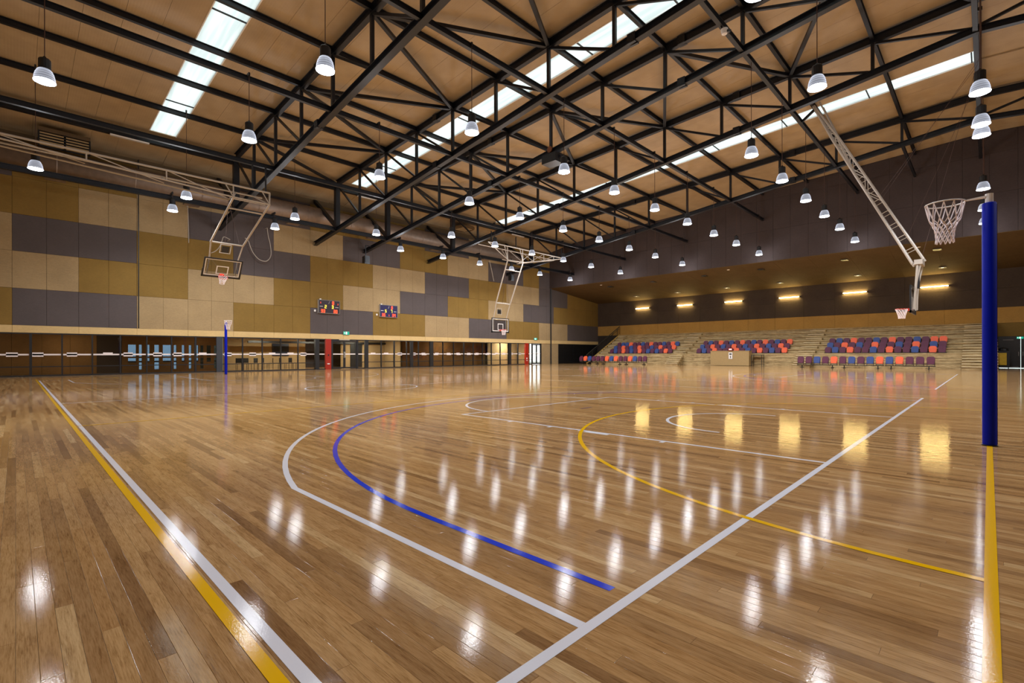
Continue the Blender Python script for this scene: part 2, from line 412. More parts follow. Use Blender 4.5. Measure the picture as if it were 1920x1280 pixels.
# black roller grille to the stand
g = empty('roller_grille', (35.2, YW, 0)); tag(g, 'black roller grille beside the stand stair, under the bulkhead', 'grille')
MB().box(0, .1, -.08, .05, 0, 2.25).obj('jamb', dark, g); MB().box(7.8, 7.95, -.08, .05, 0, 2.25).obj('jamb', dark, g)
MB().box(.1, 7.8, .02, .05, 0, 2.25).obj('backing', plain('void_black', srgb(10, 10, 11), .8), g)
m0 = MB().box(.1, 7.8, -.03, .0, 0, .035).mesh('slat', dark)
for k in range(30): inst('slat', m0, (0, 0, .05+k*.073), g)
for k in range(4): MB().box(.9+k*1.9, .94+k*1.9, -.045, -.02, 0, 2.25).obj('stile', dark, g)
# other walls
wb = struct(MB().box(XB, XB+.25, YS, YW+.3, 0, 9).obj('wall_back', plain('joint_brown', srgb(46, 36, 28), .8)))
uy = [-22+2.45*k for k in range(24)]; uy = [u for u in uy if u < YW] + [YW]
panelfield(wb, 'x', XB, uy, [3.35, 4.52], lambda i, j: backt)
panelfield(wb, 'x', XB, uy, [4.52, 5.95, 7.42], lambda i, j: backd)
panelfield(wb, 'x', XB, [u for u in uy if u < -.4], [0, 3.35], lambda i, j: (tan if uy[i] < -4 else None))
lowr = [-4.85, -2.86]; panelfield(wb, 'x', XB, lowr, [0, 3.35], lambda i, j: tan)
panelfield(wb, 'x', XB, [-2.86, -.45], [2.34, 3.35], lambda i, j: olive)
wf = struct(MB().box(XF, XF+.2, YS, YW, 8.45, 14.75).obj('wall_fascia', plain('joint_fascia', srgb(44, 34, 32), .8)))
uf = [-22+1.22*k for k in range(48)]; uf = [u for u in uf if u < YW]+[YW]
panelfield(wf, 'x', XF, uf, [8.45, 10.9, 13.35], lambda i, j: fasc, .02, .006)
for i in range(len(uf)-1):
    a, b = uf[i], uf[i+1]; za = zdeck(a)-.03; zb = zdeck(b)-.03
    MB().add([(XF, a, 13.35), (XF, b, 13.35), (XF, b, zb), (XF, a, za), (XF-.02, a+.004, 13.354), (XF-.02, b-.004, 13.354), (XF-.02, b-.004, zb-.004), (XF-.02, a+.004, za-.004)],
             [(4, 5, 6, 7)]+[(k, (k+1) % 4, 4+(k+1) % 4, 4+k) for k in range(4)]).obj('panel', fasc, wf)
# soffit over the stand
sf = struct(empty('ceiling_soffit'))
def zsof(x): return 8.45-(x-XF)*.1111
m = MB()
m.add([(XF, YS, 8.45), (XB, YS, zsof(XB)), (XB, YW, zsof(XB)), (XF, YW, 8.45), (XF, YS, 8.6), (XB, YS, 8.6), (XB, YW, 8.6), (XF, YW, 8.6)],
      [(0, 1, 2, 3), (4, 7, 6, 5), (0, 4, 5, 1), (1, 5, 6, 2), (2, 6, 7, 3), (3, 7, 4, 0)]).obj('backing', soff, sf)
xs_ = [XF, XF+3.15, XF+6.3, XB]; 
for i in range(len(uy)-1):
    for j in range(3):
        a, b, c, d = uy[i]+.004, uy[i+1]-.004, xs_[j]+.004, xs_[j+1]-.004
        MB().add([(c, a, zsof(c)), (d, a, zsof(d)), (d, b, zsof(d)), (c, b, zsof(c)), (c, a, zsof(c)-.015), (d, a, zsof(d)-.015), (d, b, zsof(d)-.015), (c, b, zsof(c)-.015)],
                 [(4, 7, 6, 5), (0, 4, 5, 1), (1, 5, 6, 2), (2, 6, 7, 3), (3, 7, 4, 0)]).obj('panel', soff, sf)
struct(MB().box(XS-.25, XS, YS, YW+.2, 0, 15).obj('wall_near_side', tan))
struct(MB().box(XS, XB+.25, YS-.25, YS, 0, 15).obj('wall_right', tan))
# ------------------------------------------------------------------ roof deck and skylights
ce = struct(empty('ceiling'))
xe = []; x = XS
edges = []
cur = XS
segs = []
for a, b in SKY+[(XF+.2, None)]:
    n = max(1, round((a-cur)/1.15)); 
    for k in range(n): segs.append((cur+(a-cur)*k/n, cur+(a-cur)*(k+1)/n))
    cur = b
def deck(m_, x0, x1, y0, y1, z0, z1, t=.06):
    m_.add([(x0, y0, z0), (x1, y0, z0), (x1, y1, z1), (x0, y1, z1), (x0, y0, z0+t), (x1, y0, z0+t), (x1, y1, z1+t), (x0, y1, z1+t)],
           [(0, 3, 2, 1), (4, 5, 6, 7), (0, 1, 5, 4), (1, 2, 6, 5), (2, 3, 7, 6), (3, 0, 4, 7)]); return m_
for x0, x1 in segs:
    g_ = .004
    deck(MB(), x0+g_, x1-g_, YR, 31.75, zdeck(YR), zdeck(31.75)).obj('roof_sheet', roofm, ce)
    deck(MB(), x0+g_, x1-g_, 31.75, YW, zdeck(31.75), 12.41).obj('roof_sheet', roofm, ce)
    deck(MB(), x0+g_, x1-g_, YS, YR, zdeck(YS), zdeck(YR)).obj('roof_sheet', roofm, ce)
m = MB()
cur = XS
for a, b in SKY+[(XF+.2, XF+.2)]:
    deck(m, cur, a, YR, 31.75, zdeck(YR)+.07, zdeck(31.75)+.07, .05); cur = b
deck(m, XS, XF+.2, 31.75, YW+.2, zdeck(31.75)+.07, 12.48, .05); deck(m, XS, XF+.2, YS, YR, zdeck(YS)+.07, zdeck(YR)+.07, .05)
m.obj('backing', roofm, ce)
SKN = ['over the near court side nearest the glazed end', 'middle one, beyond the second truss', 'farthest from the camera, towards the stand']
for si, (a, b) in enumerate(SKY):
    s_ = empty('skylight', (a, YR, 0)); tag(s_, 'long translucent white roof skylight strip, '+SKN[si], 'skylight')
    # closes the end of the strip over the wall beam
    ys = [31.75-3.9*k for k in range(9)]; ys = [y for y in ys if y > YR]+[YR]
    for k in range(len(ys)-1):
        y1, y0 = ys[k], ys[k+1]
        o = deck(MB(), a-a, b-a, y0-YR+.015, y1-YR-.015, zdeck(y0)+.03, zdeck(y1)+.03, .004).obj('pane', skym, s_)
    for y in ys[1:-1]: MB().bar((0, y-YR, zdeck(y)+.01), (b-a, y-YR, zdeck(y)+.01), .05, .05).obj('glazing_bar', dark, s_)
    for xx in (-.02, b-a+.02): MB().bar((xx, 0, zdeck(YR)+.02), (xx, 31.4, zdeck(31.75)+.02), .04, .07).obj('flashing', white, s_)
    q = MB(); deck(q, a, b, 31.75, YW+.2, zdeck(31.75), 12.41); q.obj('roof_sheet', roofm, ce)
# ------------------------------------------------------------------ trusses
TLAB = ['nearest the glazed wall end, over the near court', 'second from the near end', 'middle of the five', 'fourth from the near end', 'farthest, beside the stand fascia']
for ti, X in enumerate(TX):
    t = empty('roof_truss', (X, 0, 0)); tag(t, 'black steel roof truss, '+TLAB[ti], 'truss', 'roof trusses')
    ya = -9.05
    MB().ibeam((0, 31.7, ztop(31.7)), (0, YR, ztop(YR)), .20, .33).obj('top_chord', steel, t)
    MB().ibeam((0, YR, ztop(YR)), (0, YS, ztop(YS)), .18, .30).obj('top_chord', steel, t)
    MB().ibeam((0, YW, zbot(YW)-.05), (0, YR, zbot(YR)), .25, .27).obj('bottom_chord', steel, t)
    MB().ibeam((0, YR, zbot(YR)), (0, YS, zbot(YS)), .22, .24).obj('bottom_chord', steel, t)
    MB().bar((0, 31.7, 12.55), (0, 31.7, zbot(31.7)), .30, .30).obj('end_post', steel, t)
    MB().bar((0, YW, 12.3), (0, 31.75, zbot(31.7)+.15), .22, .22).obj('wall_strut', steel, t)
    for k in range(10):
        y = NODES[k]; MB().bar((0, y, ztop(y)-.12), (0, y, zbot(y)+.1), .125).obj('vertical', steel, t)
    for k in range(1, 11):
        y = NODES[k]; y2 = NODES[k-1]; MB().bar((0, y-.1, ztop(y)-.16), (0, y2+.15, zbot(y2)+.12), .10).obj('diagonal', steel, t)
    for k in (1, 2):
        y = YR-3.135*k; MB().bar((0, y, ztop(y)-.12), (0, y, zbot(y)+.1), .125).obj('vertical', steel, t)
        y2 = YR-3.135*(k-1); MB().bar((0, y, ztop(y)-.16), (0, y2, zbot(y2)+.12), .10).obj('diagonal', steel, t)
    for yb in (9.0, 20.5):   # bolted splices
        for zc in (ztop(yb), zbot(yb)):
            pl = MB()
            for sx in (-1, 1): pl.box(sx*.09-.05 if sx < 0 else .04, -.04 if sx < 0 else .14, yb-.16, yb+.16, zc-.17, zc+.17)
            for i in (-1, 1):
                for j in (-1, 0, 1): pl.tube([(-.16, yb+j*.1, zc+i*.1), (.16, yb+j*.1, zc+i*.1)], .018, 6)
            o = pl.obj('splice_plate', steel, t); o['kind'] = 'stuff'
PN = ['at the ridge', 'nearest the ridge'] + [ORD[k-1]+' from the ridge' for k in range(2, 10)] + ['']
for k in range(10):
    y = NODES[k]
    p_ = MB().ibeam((XS, y, ztop(y)+.10), (XF, y, ztop(y)+.10), .14, .22, .015).obj('purlin', steel)
    tag(p_, ('thin black roof purlin running under the roof sheets, '+PN[k]), 'purlin', 'roof purlins')
wbm = MB().ibeam((XS, 31.7, 12.5), (XF, 31.7, 12.5), .28, .42, .03).obj('eaves_beam', steel); tag(wbm, 'heavy black eaves beam along the truss ends above the wall duct', 'beam')
wlb = MB().ibeam((XS, 31.75, zbot(31.7)), (XF-.1, 31.75, zbot(31.7)), .2, .26, .03).obj('lower_wall_beam', steel); tag(wlb, 'long black lower beam running in front of the round wall duct', 'beam')
for k, s_ in ((0, 'at the ridge'), (2, 'second from the ridge'), (4, 'third from the ridge'), (6, 'fourth from the ridge'), (8, 'nearest the lower wall beam')):
    y = NODES[k]; o = MB().ibeam((XS, y, zbot(y)), (XF-.05, y, zbot(y)), .15, .20, .015).obj('tie_beam', steel)
    tag(o, 'black tie beam at bottom chord level carrying lamp cords, '+s_, 'beam', 'tie beams between trusses')
y = NODES[1]; tag(MB().ibeam((26.8, y, zbot(y)), (XF-.05, y, zbot(y)), .13, .16, .015).obj('strut', steel), 'short black strut from the farthest truss to the stand fascia', 'beam')
for a, b, nm in ((0, 1, 'first and second'), (2, 3, 'third and fourth')):
    for k in range(1, 11):
        # zigzag braces in the roof plane
        if k % 2: ya, yb = NODES[k], NODES[k-1]
        else: ya, yb = NODES[k-1], NODES[k]
        # from truss a at odd nodes to truss b at even nodes
        xa, xb = TX[a], TX[b]
        o = MB().bar((xa, ya, ztop(ya)-.06), (xb, yb, ztop(yb)-.06), .15, .14).obj('roof_brace', steel)
        tag(o, 'black slanting roof brace between %s trusses, %s from the ridge' % (nm, ORD[k-1]), 'brace', 'roof plane braces')
# ------------------------------------------------------------------ lamps
def make_lamp():
    r = empty('high_bay_lamp', (0, 0, 0))
    MB().lathe([(.235, 0), (.236, .04), (.226, .14), (.202, .24), (.165, .32), (.12, .37)], 20, cap=False).obj('shade', shadem, r, True)
    MB().lathe([(.0, .0), (.16, -.015), (.228, .0), (.242, .004), (.242, .03), (.228, .03)], 20, cap=False).obj('lens', lens_g, r, True)
    MB().lathe([(.13, .34), (.142, .36), (.138, .42), (.138, .62), (.118, .65), (.05, .68), (.03, .72)], 14).obj('housing', dark, r)
    q = MB()
    for k in range(10):
        a = 2*pi*k/10; q.bar((.12*cos(a), .12*sin(a), .39), (.12*cos(a), .12*sin(a), .57), .012, .03)
    q.obj('cooling_fins', dark, r)
    return r
lamp0 = make_lamp()
LL = bpy.data.lights.new('lamp_light', 'SPOT'); LL.energy = LAMP_W; LL.color = (.95, .97, 1.0); LL.shadow_soft_size = .11; LL.spot_size = math.radians(160); LL.spot_blend = 1.0
LU = bpy.data.lights.new('lamp_spill', 'POINT'); LU.energy = LAMP_UP; LU.color = (.92, .95, 1.0); LU.shadow_soft_size = .11
cord_me = {}
def cord(r, h):
    q = MB().tube([(0, 0, .70), (0, 0, h)], .012, 5); c = q.obj('cord', cordm, r)
    rz_ = r.rotation_euler; r.rotation_euler = (0, 0, 0); ty = min([NODES[q] for q in (0, 2, 4, 6, 8)]+[31.75], key=lambda v: abs(v-r.location.y))-r.location.y
    ty = ty if abs(ty) < .7 else .05
    MB().box(-.03, .03, min(-.03, ty), max(.03, ty), h-.07, h+.05).obj('hook', dark, r)
LAMPS = []
for Y in (6.6, 12.8, 19.05, 25.25, 31.3):
    LAMPS += [(X, Y, 'far') for X in (11.85, 15.8, 19.75, 23.65, 27.6, 32.4)]
LAMPS += [(X, .18, 'far') for X in (11.75, 14.6, 15.75, 23.65, 28.3, 32.1)]
for Y in (3.55, 12.85, 19.0, 28.2, 31.25): LAMPS += [(X, Y, 'near') for X in (-7.65, -2.34, 2.9, 8.05)]
LAMPS = [l for l in LAMPS if not (l[1] == 31.25 and l[0] in (-7.65, 8.05)) and not (l[1] == 3.55 and l[0] == -7.65)]
LAMPS += [(X, -6.2, 'far') for X in (2.9, 15.8, 27.6)] + [(X, -12.0, 'far') for X in (2.9, 15.8, 27.6)]
first = True
rowname = {6.6: 'far court row second from the blue post', 12.8: 'far court row third from the blue post', 19.05: 'far court middle row', 25.25: 'far court row below the louvred vent', 31.3: 'far court row along the panelled wall', .18: 'row above the blue post',
           3.55: 'near court row over the baseline', 12.85: 'near court row over the key', 19.0: 'near court row past halfway', 28.2: 'near court row before the panelled wall', 31.25: 'near court pair closest to the panelled wall', -6.2: 'row past the blue post', -12.0: 'outermost row past the blue post'}
zl = 8.8
for X, Y, sd in LAMPS:
    r = lamp0 if first else copy_tree(lamp0); 
    r.location = (X, Y, zl); r.rotation_euler = (0, 0, random.random()*6)
    if sd == 'near' and Y in (3.55, 28.2): top = zdeck(Y)-.1
    else: top = zbot(Y)+.1
    n_ = sorted(x for x, y_, s2 in LAMPS if y_ == Y).index(X)
    tag(r, 'hanging lamp, %s in the %s' % (ORD[n_], rowname[Y]), 'lamp', 'hanging high bay lamps')
    L = bpy.data.objects.new('lamp_light', LL); COL.objects.link(L); L.parent = r; L.location = (0, 0, -.22)
    L = bpy.data.objects.new('lamp_spill', LU); COL.objects.link(L); L.parent = r; L.location = (0, 0, -.22)
    if first: cords = None
    r['_top'] = top-zl; first = False
for r in [o for o in list(bpy.data.objects) if o.name.startswith('high_bay_lamp')]:
    cord(r, r['_top']); del r['_top']
# ------------------------------------------------------------------ duct, louvres, small roof items
du = empty('air_duct', (0, 34.3, 10.95)); tag(du, 'round galvanised air duct running along the top of the panelled wall', 'duct')
MB().tube([(XS+.1, 0, 0), (27.5, 0, 0)], .62, 24).obj('duct_body', silver, du, True)
for k in range(12): MB().tube([(-10+3.2*k, 0, 0), (-9.94+3.2*k, 0, 0)], .635, 24).obj('joint_band', silver, du, True)
for k in range(6):
    MB().box(-7.2+6*k, -6.4+6*k, -.3, .25, -.85, -.55).obj('outlet', silver, du)
def louvre(x, y, z, w_, lab):
    l_ = empty('roof_louvre', (x, y, z)); tag(l_, lab, 'air grille')
    MB().box(0, w_, .25, .32, 0, .72).obj('back', dark, l_); MB().box(-.05, w_+.05, 0, .32, .72, .9).obj('hood', soff, l_)
    MB().box(-.06, 0, 0, .32, 0, .72).obj('side', dark, l_); MB().box(w_, w_+.06, 0, .32, 0, .72).obj('side', dark, l_); MB().box(w_/2-.04, w_/2+.04, .02, .3, 0, .72).obj('mullion', dark, l_)
    for k in range(5): MB().add([(0, .02, .02+k*.14), (w_, .02, .02+k*.14), (w_, .2, .06+k*.14), (0, .2, .06+k*.14), (0, .02, .09+k*.14), (w_, .02, .09+k*.14), (w_, .2, .12+k*.14), (0, .2, .12+k*.14)],
                                 [(0, 3, 2, 1), (4, 5, 6, 7), (0, 1, 5, 4), (1, 2, 6, 5), (2, 3, 7, 6), (3, 0, 4, 7)]).obj('slat', tan, l_)
louvre(-7.4, 33.4, 11.5, 1.85, 'wide timber coloured air grille under the roof, above the near white hoop girder')
v = empty('ceiling_vent', (19.6, 33.3, 12.2)); tag(v, 'round louvred vent high above the panelled wall near the middle truss', 'vent')
MB().lathe([(.95, 0), (1.0, .03), (1.0, .12), (.9, .14)], 24).obj('ring', soff, v)
for k in range(5): MB().box(-.55, .55, -.5+k*.22, -.42+k*.22, -.05, 0).obj('slat', tan, v)
for X, s_ in ((-4.1, 'by the near skylight'), (9.35, 'by the middle skylight'), (24.8, 'by the far skylight')):
    l_ = empty('strip_light', (X, 31.55, 12.18)); tag(l_, 'unlit slim white strip fitting under the eaves beam '+s_, 'light')
    MB().box(-.8, .8, -.06, .06, 0, .06).obj('body', white, l_); MB().box(-.75, .75, -.045, .045, -.03, 0).obj('diffuser', cream, l_)
def speaker(x, y, z, lab):
    s_ = empty('speaker', (x, y, z)); tag(s_, lab, 'speaker')
    MB().prism([(-.2, -.3), (.2, -.25), (.2, .25), (-.2, .3)], 'x', -.2, .2).obj('cabinet', dark, s_); MB().box(-.17, .17, -.225, -.2, -.24, .22).obj('grille', steel, s_); MB().bar((0, .05, .25), (0, .05, zbot(y)-z-.05), .05).obj('bracket', steel, s_); MB().bar((0, .05, zbot(y)-z-.05), (min(TX, key=lambda v: abs(v-x))-x, .05, zbot(y)-z-.05), .06).obj('bracket', steel, s_)
speaker(10.35, 33.7, 8.25, 'black loudspeaker hanging by the panelled wall below the third truss'); speaker(25.95, 33.6, 8.6, 'black loudspeaker on the panelled wall behind the far hoop frame')
pr = empty('roof_projector', (11.0, 16.0, 11.05)); tag(pr, 'black box shaped projector unit hung under the middle truss chord', 'projector')
MB().box(-.35, .35, -.55, .35, -.25, .2).obj('body', dark, pr); MB().tube([(0, -.55, 0), (0, -.68, 0)], .12, 12).obj('lens', steel, pr); MB().bar((0, 0, .2), (0, 0, .45), .06).obj('bracket', steel, pr)
rl = MB().tube([(-.16, 0, .5), (-.10, 0, .5)], .16, 14); rl.obj('pulley', plain('rust_pulley', srgb(120, 70, 40), .5, .5), pr)
cc = empty('security_camera', (8.9, 6.5, 12.25)); tag(cc, 'small white security camera on a tie beam under the roof', 'camera')
MB().bar((0, .05, .05), (0, .12, .25), .05).obj('bracket', dark, cc); MB().lathe([(.02, -.16), (.09, -.12), (.12, -.02), (.12, .05), (.05, .08)], 12).obj('dome', white, cc); MB().tube([(0, -.1, -.05), (0, -.2, -.1)], .05, 8).obj('lens', dark, cc); MB().tube([(.12, .1, -.02), (.12, .1, .08)], .05, 8).obj('junction_box', white, cc)
# ------------------------------------------------------------------ glazed wall: bays 1.21 m wide
rail_z = .5
GX0 = -8.96; GP = 1.2105
solid = {}
wn = 0
dec = MB()
inner = [(.7, 1.04, col_m), (7.05, 7.34, dark), (10.99, 11.29, dark), (15.2, 15.49, dark), (17.25, 17.59, dark), (27.08, 27.42, dark)]
mull = [-10.2]+[-7.75-1.21*1, -7.75, -6.54, -5.32, -4.11, -2.9, -1.69, -.47, .72, 2.22, 3.44, 4.64, 5.83, 7.05, 7.82, 8.28, 10.42, 11.05, 12.48, 13.67, 14.89, 16.09, 17.3, 18.73, 19.95, 21.15, 22.34, 23.52, 24.72, 25.94, 27.08, 28.49, 29.6, 30.1, 30.71, 32.24]
DOOR = [(8.28, 10.42), (30.71, 32.24)]; RED = [(7.84, 8.26), (29.6, 30.08)]
random.seed(3)
for i in range(len(mull)-1):
    a, b = mull[i], mull[i+1]
    if (a, b) in DOOR or any(abs(a-r_[0]) < .1 for r_ in RED): continue
    wn += 1; wi = struct(empty('window_%d' % wn, (a, YW, 0))); L = b-a
    th = .10 if i % 6 == 2 else .06
    MB().box(0, th, -.05, .07, 0, 2.25).obj('mullion', dark, wi); MB().box(th, L, -.04, .06, 0, .07).obj('sill', dark, wi); MB().box(th, L, -.04, .06, 2.19, 2.25).obj('head', dark, wi)
    MB().box(th, L, -.03, .05, .475, .525).obj('rail', dark, wi)
    MB().box(th, L, .005, .015, .525, 2.19).obj('pane', glass, wi); MB().box(th, L, .005, .015, .07, .475).obj('pane', glass, wi)
    q = MB().box(th+.01, L-.01, -.001, .003, 1.09, 1.17)
    if L > .9 and not 15.9 < a < 27: 
        s0 = random.uniform(.1, L-.65); q.box(s0, s0+.42, -.001, .003, 1.17 if random.random() < .55 else 1.02, 1.24 if random.random() < .0 else (1.24 if q.v[0] else 1.24))
        q.v = q.v
    elif L > .9:
        s0 = random.uniform(.1, .5); q.box(s0, s0+.5, -.001, .003, 1.03, 1.10); s0 = random.uniform(.3, .6); q.box(s0, s0+.4, -.001, .003, 1.16, 1.23)
    q.obj('safety_strip', plain('frosted_white', srgb(222, 214, 214), .6) if 'frosted_white' not in MATS else MATS['frosted_white'], wi)
CL = ['charcoal', 'black', 'black', 'black', 'black', 'black']
for k, (a, b, mt) in enumerate(inner):
    o = MB().box(a, b, YW-.16, YW-.051, 0, 2.25).obj('column', mt); tag(o, '%s column standing against the glazed wall, %s from the near end' % (CL[k], ORD[k]), 'column', 'columns along the glazing')
for k, (a, b) in enumerate(RED):
    r_ = empty('red_post', (a, YW, 0)); tag(r_, 'red painted post panel beside the %s' % ('double glass doors below the exit sign' if k == 0 else 'bright outside door'), 'post')
    MB().box(0, b-a, -.12, .05, 0, 2.25).obj('panel', red, r_); MB().box(.12, .3, -.14, -.12, .38, .44).obj('push_plate', white, r_)
    if k == 1: MB().box(.14, .26, -.14, -.12, .55, .72).obj('notice', white, r_)
    MB().box(.17, .25, -.14, -.12, 1.0, 1.12).obj('switch', dark, r_)
def dbl_door(n, a, b):
    d_ = struct(empty('door_%d' % n, (a, YW, 0))); L = b-a; md = L/2
    MB().box(0, .07, -.05, .07, 0, 2.25).obj('frame', dark, d_); MB().box(L-.07, L, -.05, .07, 0, 2.25).obj('frame', dark, d_); MB().box(.07, L-.07, -.05, .07, 2.17, 2.25).obj('frame', dark, d_)
    for s0, s1 in ((.08, md-.005), (md+.005, L-.08)):
        q = MB(); q.box(s0, s0+.08, -.03, .03, .02, 2.16); q.box(s1-.08, s1, -.03, .03, .02, 2.16); q.box(s0+.08, s1-.08, -.03, .03, .02, .14); q.box(s0+.08, s1-.08, -.03, .03, 2.06, 2.16)
        lf = q.obj('leaf', dark, d_); MB().box(s0+.08, s1-.08, -.004, .004, .14, 2.06).obj('pane', glass, lf); MB().box(s0+.08, s1-.08, -.008, -.006, 1.09, 1.17).obj('safety_strip', MATS['frosted_white'], lf)
        hx = s1-.04 if s1 < md+.01 else s0+.04; MB().tube([(hx, -.03, .85), (hx, -.08, .9), (hx, -.08, 1.25), (hx, -.03, 1.3)], .012, 6).obj('handle', white, lf)
dbl_door(1, *DOOR[0]); dbl_door(2, *DOOR[1])
tag(MB().box(8.9, 9.75, YW-.08, YW-.051, 2.19, 2.25).obj('door_closer_cover', cream), 'small cream cover plate above the double glass doors', 'plate')
def exitsign(x, y, z, lab, rz=0, w_=.5, h_=.26):
    e = empty('exit_sign', (x, y, z), rz); tag(e, lab, 'sign')
    MB().box(0, w_, -.05, .0, 0, h_).obj('housing', greyplastic, e); MB().box(.01, w_-.01, -.056, -.05, .01, h_-.01).obj('face', green_g, e)
    q = MB().box(w_*.40, w_*.62, -.060, -.056, h_*.15, h_*.88); q.obj('doorway', wht_g, e)
    q = MB().box(w_*.14, w_*.22, -.060, -.056, h_*.62, h_*.8); q.bar((w_*.12, -.058, h_*.2), (w_*.22, -.058, h_*.6), .02, .004); q.bar((w_*.3, -.058, h_*.2), (w_*.2, -.058, h_*.6), .02, .004); q.bar((w_*.08, -.058, h_*.5), (w_*.34, -.058, h_*.5), .02, .004); q.obj('runner', wht_g, e)
    return e
exitsign(9.22, YW-.05, 2.60, 'green and white exit sign above the double glass doors'); exitsign(30.98, YW-.05, 2.60, 'green and white exit sign above the bright outside door')
# corridor and foyer behind the glass
YC = 38.6
wc = struct(MB().box(XS, -3.6, YC, YC+.2, 0, 2.7).obj('wall_corridor', plain('corr_joint', srgb(50, 34, 20), .8)))
panelfield(wc, 'y', YC, [XS+1.2*k for k in range(7)], [0, 2.35, 2.7], lambda i, j: corr)
struct(MB().box(15.8, 25.7, 37.4, 37.6, 0, 2.7).obj('wall_corridor_far', corr)); struct(MB().box(25.7, 25.9, 37.0, 37.6, 0, 2.7).obj('wall_corridor_jog', tan)); struct(MB().box(25.7, 30.6, 37.0, 37.2, 0, 2.7).obj('wall_corridor_end', tan)); struct(MB().box(30.5, 30.65, YW+.25, 37.2, 0, 2.7).obj('wall_porch', tan))
struct(MB().box(15.7, 15.9, 37.4, 46, 0, 2.7).obj('wall_foyer_side', tan))
fb = struct(MB().box(2.2, 15.9, 45.8, 46, 0, 2.9).obj('wall_foyer', tan))
cc_ = MB().box(XS, 30.6, YW+.25, YC+.15, 2.65, 2.75); cc_.box(2.2, 30.6, YC+.15, 47, 2.65, 2.75); struct(cc_.obj('ceiling_corridor', corr))
struct(MB().box(4, 9, 41.5, 41.7, 0, 2.7).obj('wall_servery', tan)); struct(MB().box(11.5, 15.8, 40.0, 40.2, 0, 2.7).obj('wall_store', tan))
MBd = MB().box(12.3, 13.4, 39.94, 40.0, 0, 2.0).obj('foyer_door', dark); tag(MBd, 'dark door seen through the glass right of the double doors', 'door')
MBe = MB().box(6.3, 7.6, 41.42, 41.5, 1.0, 2.0).obj('servery_hatch', plain('hatch_blue', srgb(30, 40, 60), .3)); tag(MBe, 'dark blue servery hatch seen through the glass', 'hatch')
q = MB().box(4, 15.8, 39.8, 40.0, 2.0, 2.16); tag(q.obj('foyer_bulkhead', dark), 'dark bulkhead crossing the foyer behind the glass', 'beam')
# daylight windows of the foyer
k = 0
for x0, x1 in ((-2.0, -1.72), (-1.55, -1.0), (-.82, -.7), (-.3, -.12), (.1, .35), (.6, .75), (1.0, 1.35), (1.6, 1.75), (2.0, 2.3), (2.5, 2.62), (2.85, 3.25)):
    k += 1
wc2 = struct(empty('wall_foyer_glazed', (0, YC, 0)))
xs2 = [-3.6, -3.3, -2.9, -2.75, -2.6, -2.35, -2.2, -1.95, -1.7, -1.5, -1.05, -.9, -.75, -.45, -.3, -.05, .1, .3, .5, .62, .8, 1.0, 1.25, 1.45, 1.6, 1.75]
for i in range(len(xs2)-1):
    if i % 2 == 0: MB().box(xs2[i], xs2[i+1], 0, .12, 0, 2.65).obj('stud_panel', corr, wc2)
    else:
        MB().box(xs2[i], xs2[i+1], 0, .12, 0, .15).obj('sill', corr, wc2); MB().box(xs2[i], xs2[i+1], 0, .12, 1.75, 2.65).obj('head', corr, wc2); MB().box(xs2[i], xs2[i+1], 0, .12, .62, .72).obj('rail', dark, wc2)
        MB().box(xs2[i], xs2[i+1], .05, .058, .15, 1.75).obj('pane', tinted, wc2); MB().box(xs2[i], xs2[i+1], .02, .1, .9, 1.0).obj('rail', corr, wc2)
        if i % 4 == 1: MB().box(xs2[i], xs2[i+1], 0, .12, .15, .62).obj('lower_panel', corr, wc2)
MB().box(1.75, 1.85, 0, .12, 0, 2.65).obj('stud_panel', dark, wc2)
MB().box(1.85, 2.02, 0, .12, 2.4, 2.65).obj('head', corr, wc2); MB().box(2.02, 2.2, 0, .12, 0, 2.65).obj('stud_panel', tan, wc2)
struct(MB().box(2.2, 2.3, YC, 41.5, 0, 2.65).obj('wall_foyer_return', tan)); struct(MB().box(2.2, 4, 41.5, 41.7, 0, 2.7).obj('wall_foyer_infill', tan)); struct(MB().box(9, 11.5, 43, 43.2, 0, 2.7).obj('wall_foyer_back', grey))
# foyer chairs and tables as silhouettes
def foyer_chair(x, y, rz):
    c = empty('foyer_chair', (x, y, 0), rz); MB().box(-.2, .2, -.2, .2, .43, .46).obj('seat', dark, c); MB().box(-.2, .2, .18, .21, .5, .85).obj('backrest', dark, c)
    for sx in (-.18, .18):
        for sy in (-.18, .18): MB().bar((sx, sy, 0), (sx, sy, .45 if sy < 0 else .85), .025).obj('leg', dark, c)
    return c
for i in range(7):
    c = foyer_chair(3.0+i*.62, 38.4+.3*(i % 2), .3*i); tag(c, 'black foyer chair behind the glass, %s along the row' % ORD[i], 'chair', 'foyer chairs behind the glass')
for x, y in ((-6, 36.9), (0, 36.9), (5, 38.5), (9, 38.5), (13, 38), (20, 36.4), (28, 36.2)):  # fill lights added under the corridor ceiling to brighten the rooms behind the glass
    t = empty('foyer_fill', (x, y, 2.6)); tag(t, 'added fill light behind the glazing, %s from the near end' % ORD[[-6, 0, 5, 9, 13, 20, 28].index(x)], 'light', 'added corridor fill lights')
    fl_ = bpy.data.lights.new('foyer_fill_source', 'AREA'); fl_.shape = 'RECTANGLE'; fl_.size = .95; fl_.size_y = .12; fl_.energy = {-6: 34, 0: 18, 20: 50}.get(x, 190); fl_.color = (1, .88, .7)
    fo = bpy.data.objects.new('foyer_fill_source', fl_); COL.objects.link(fo); fo.parent = t; fo.location = (0, 0, -.05); MB().box(-.5, .5, -.08, .08, 0, .05).obj('body', white, t); MB().box(-.48, .48, -.06, .06, -.03, 0).obj('diffuser', foyer_g, t)
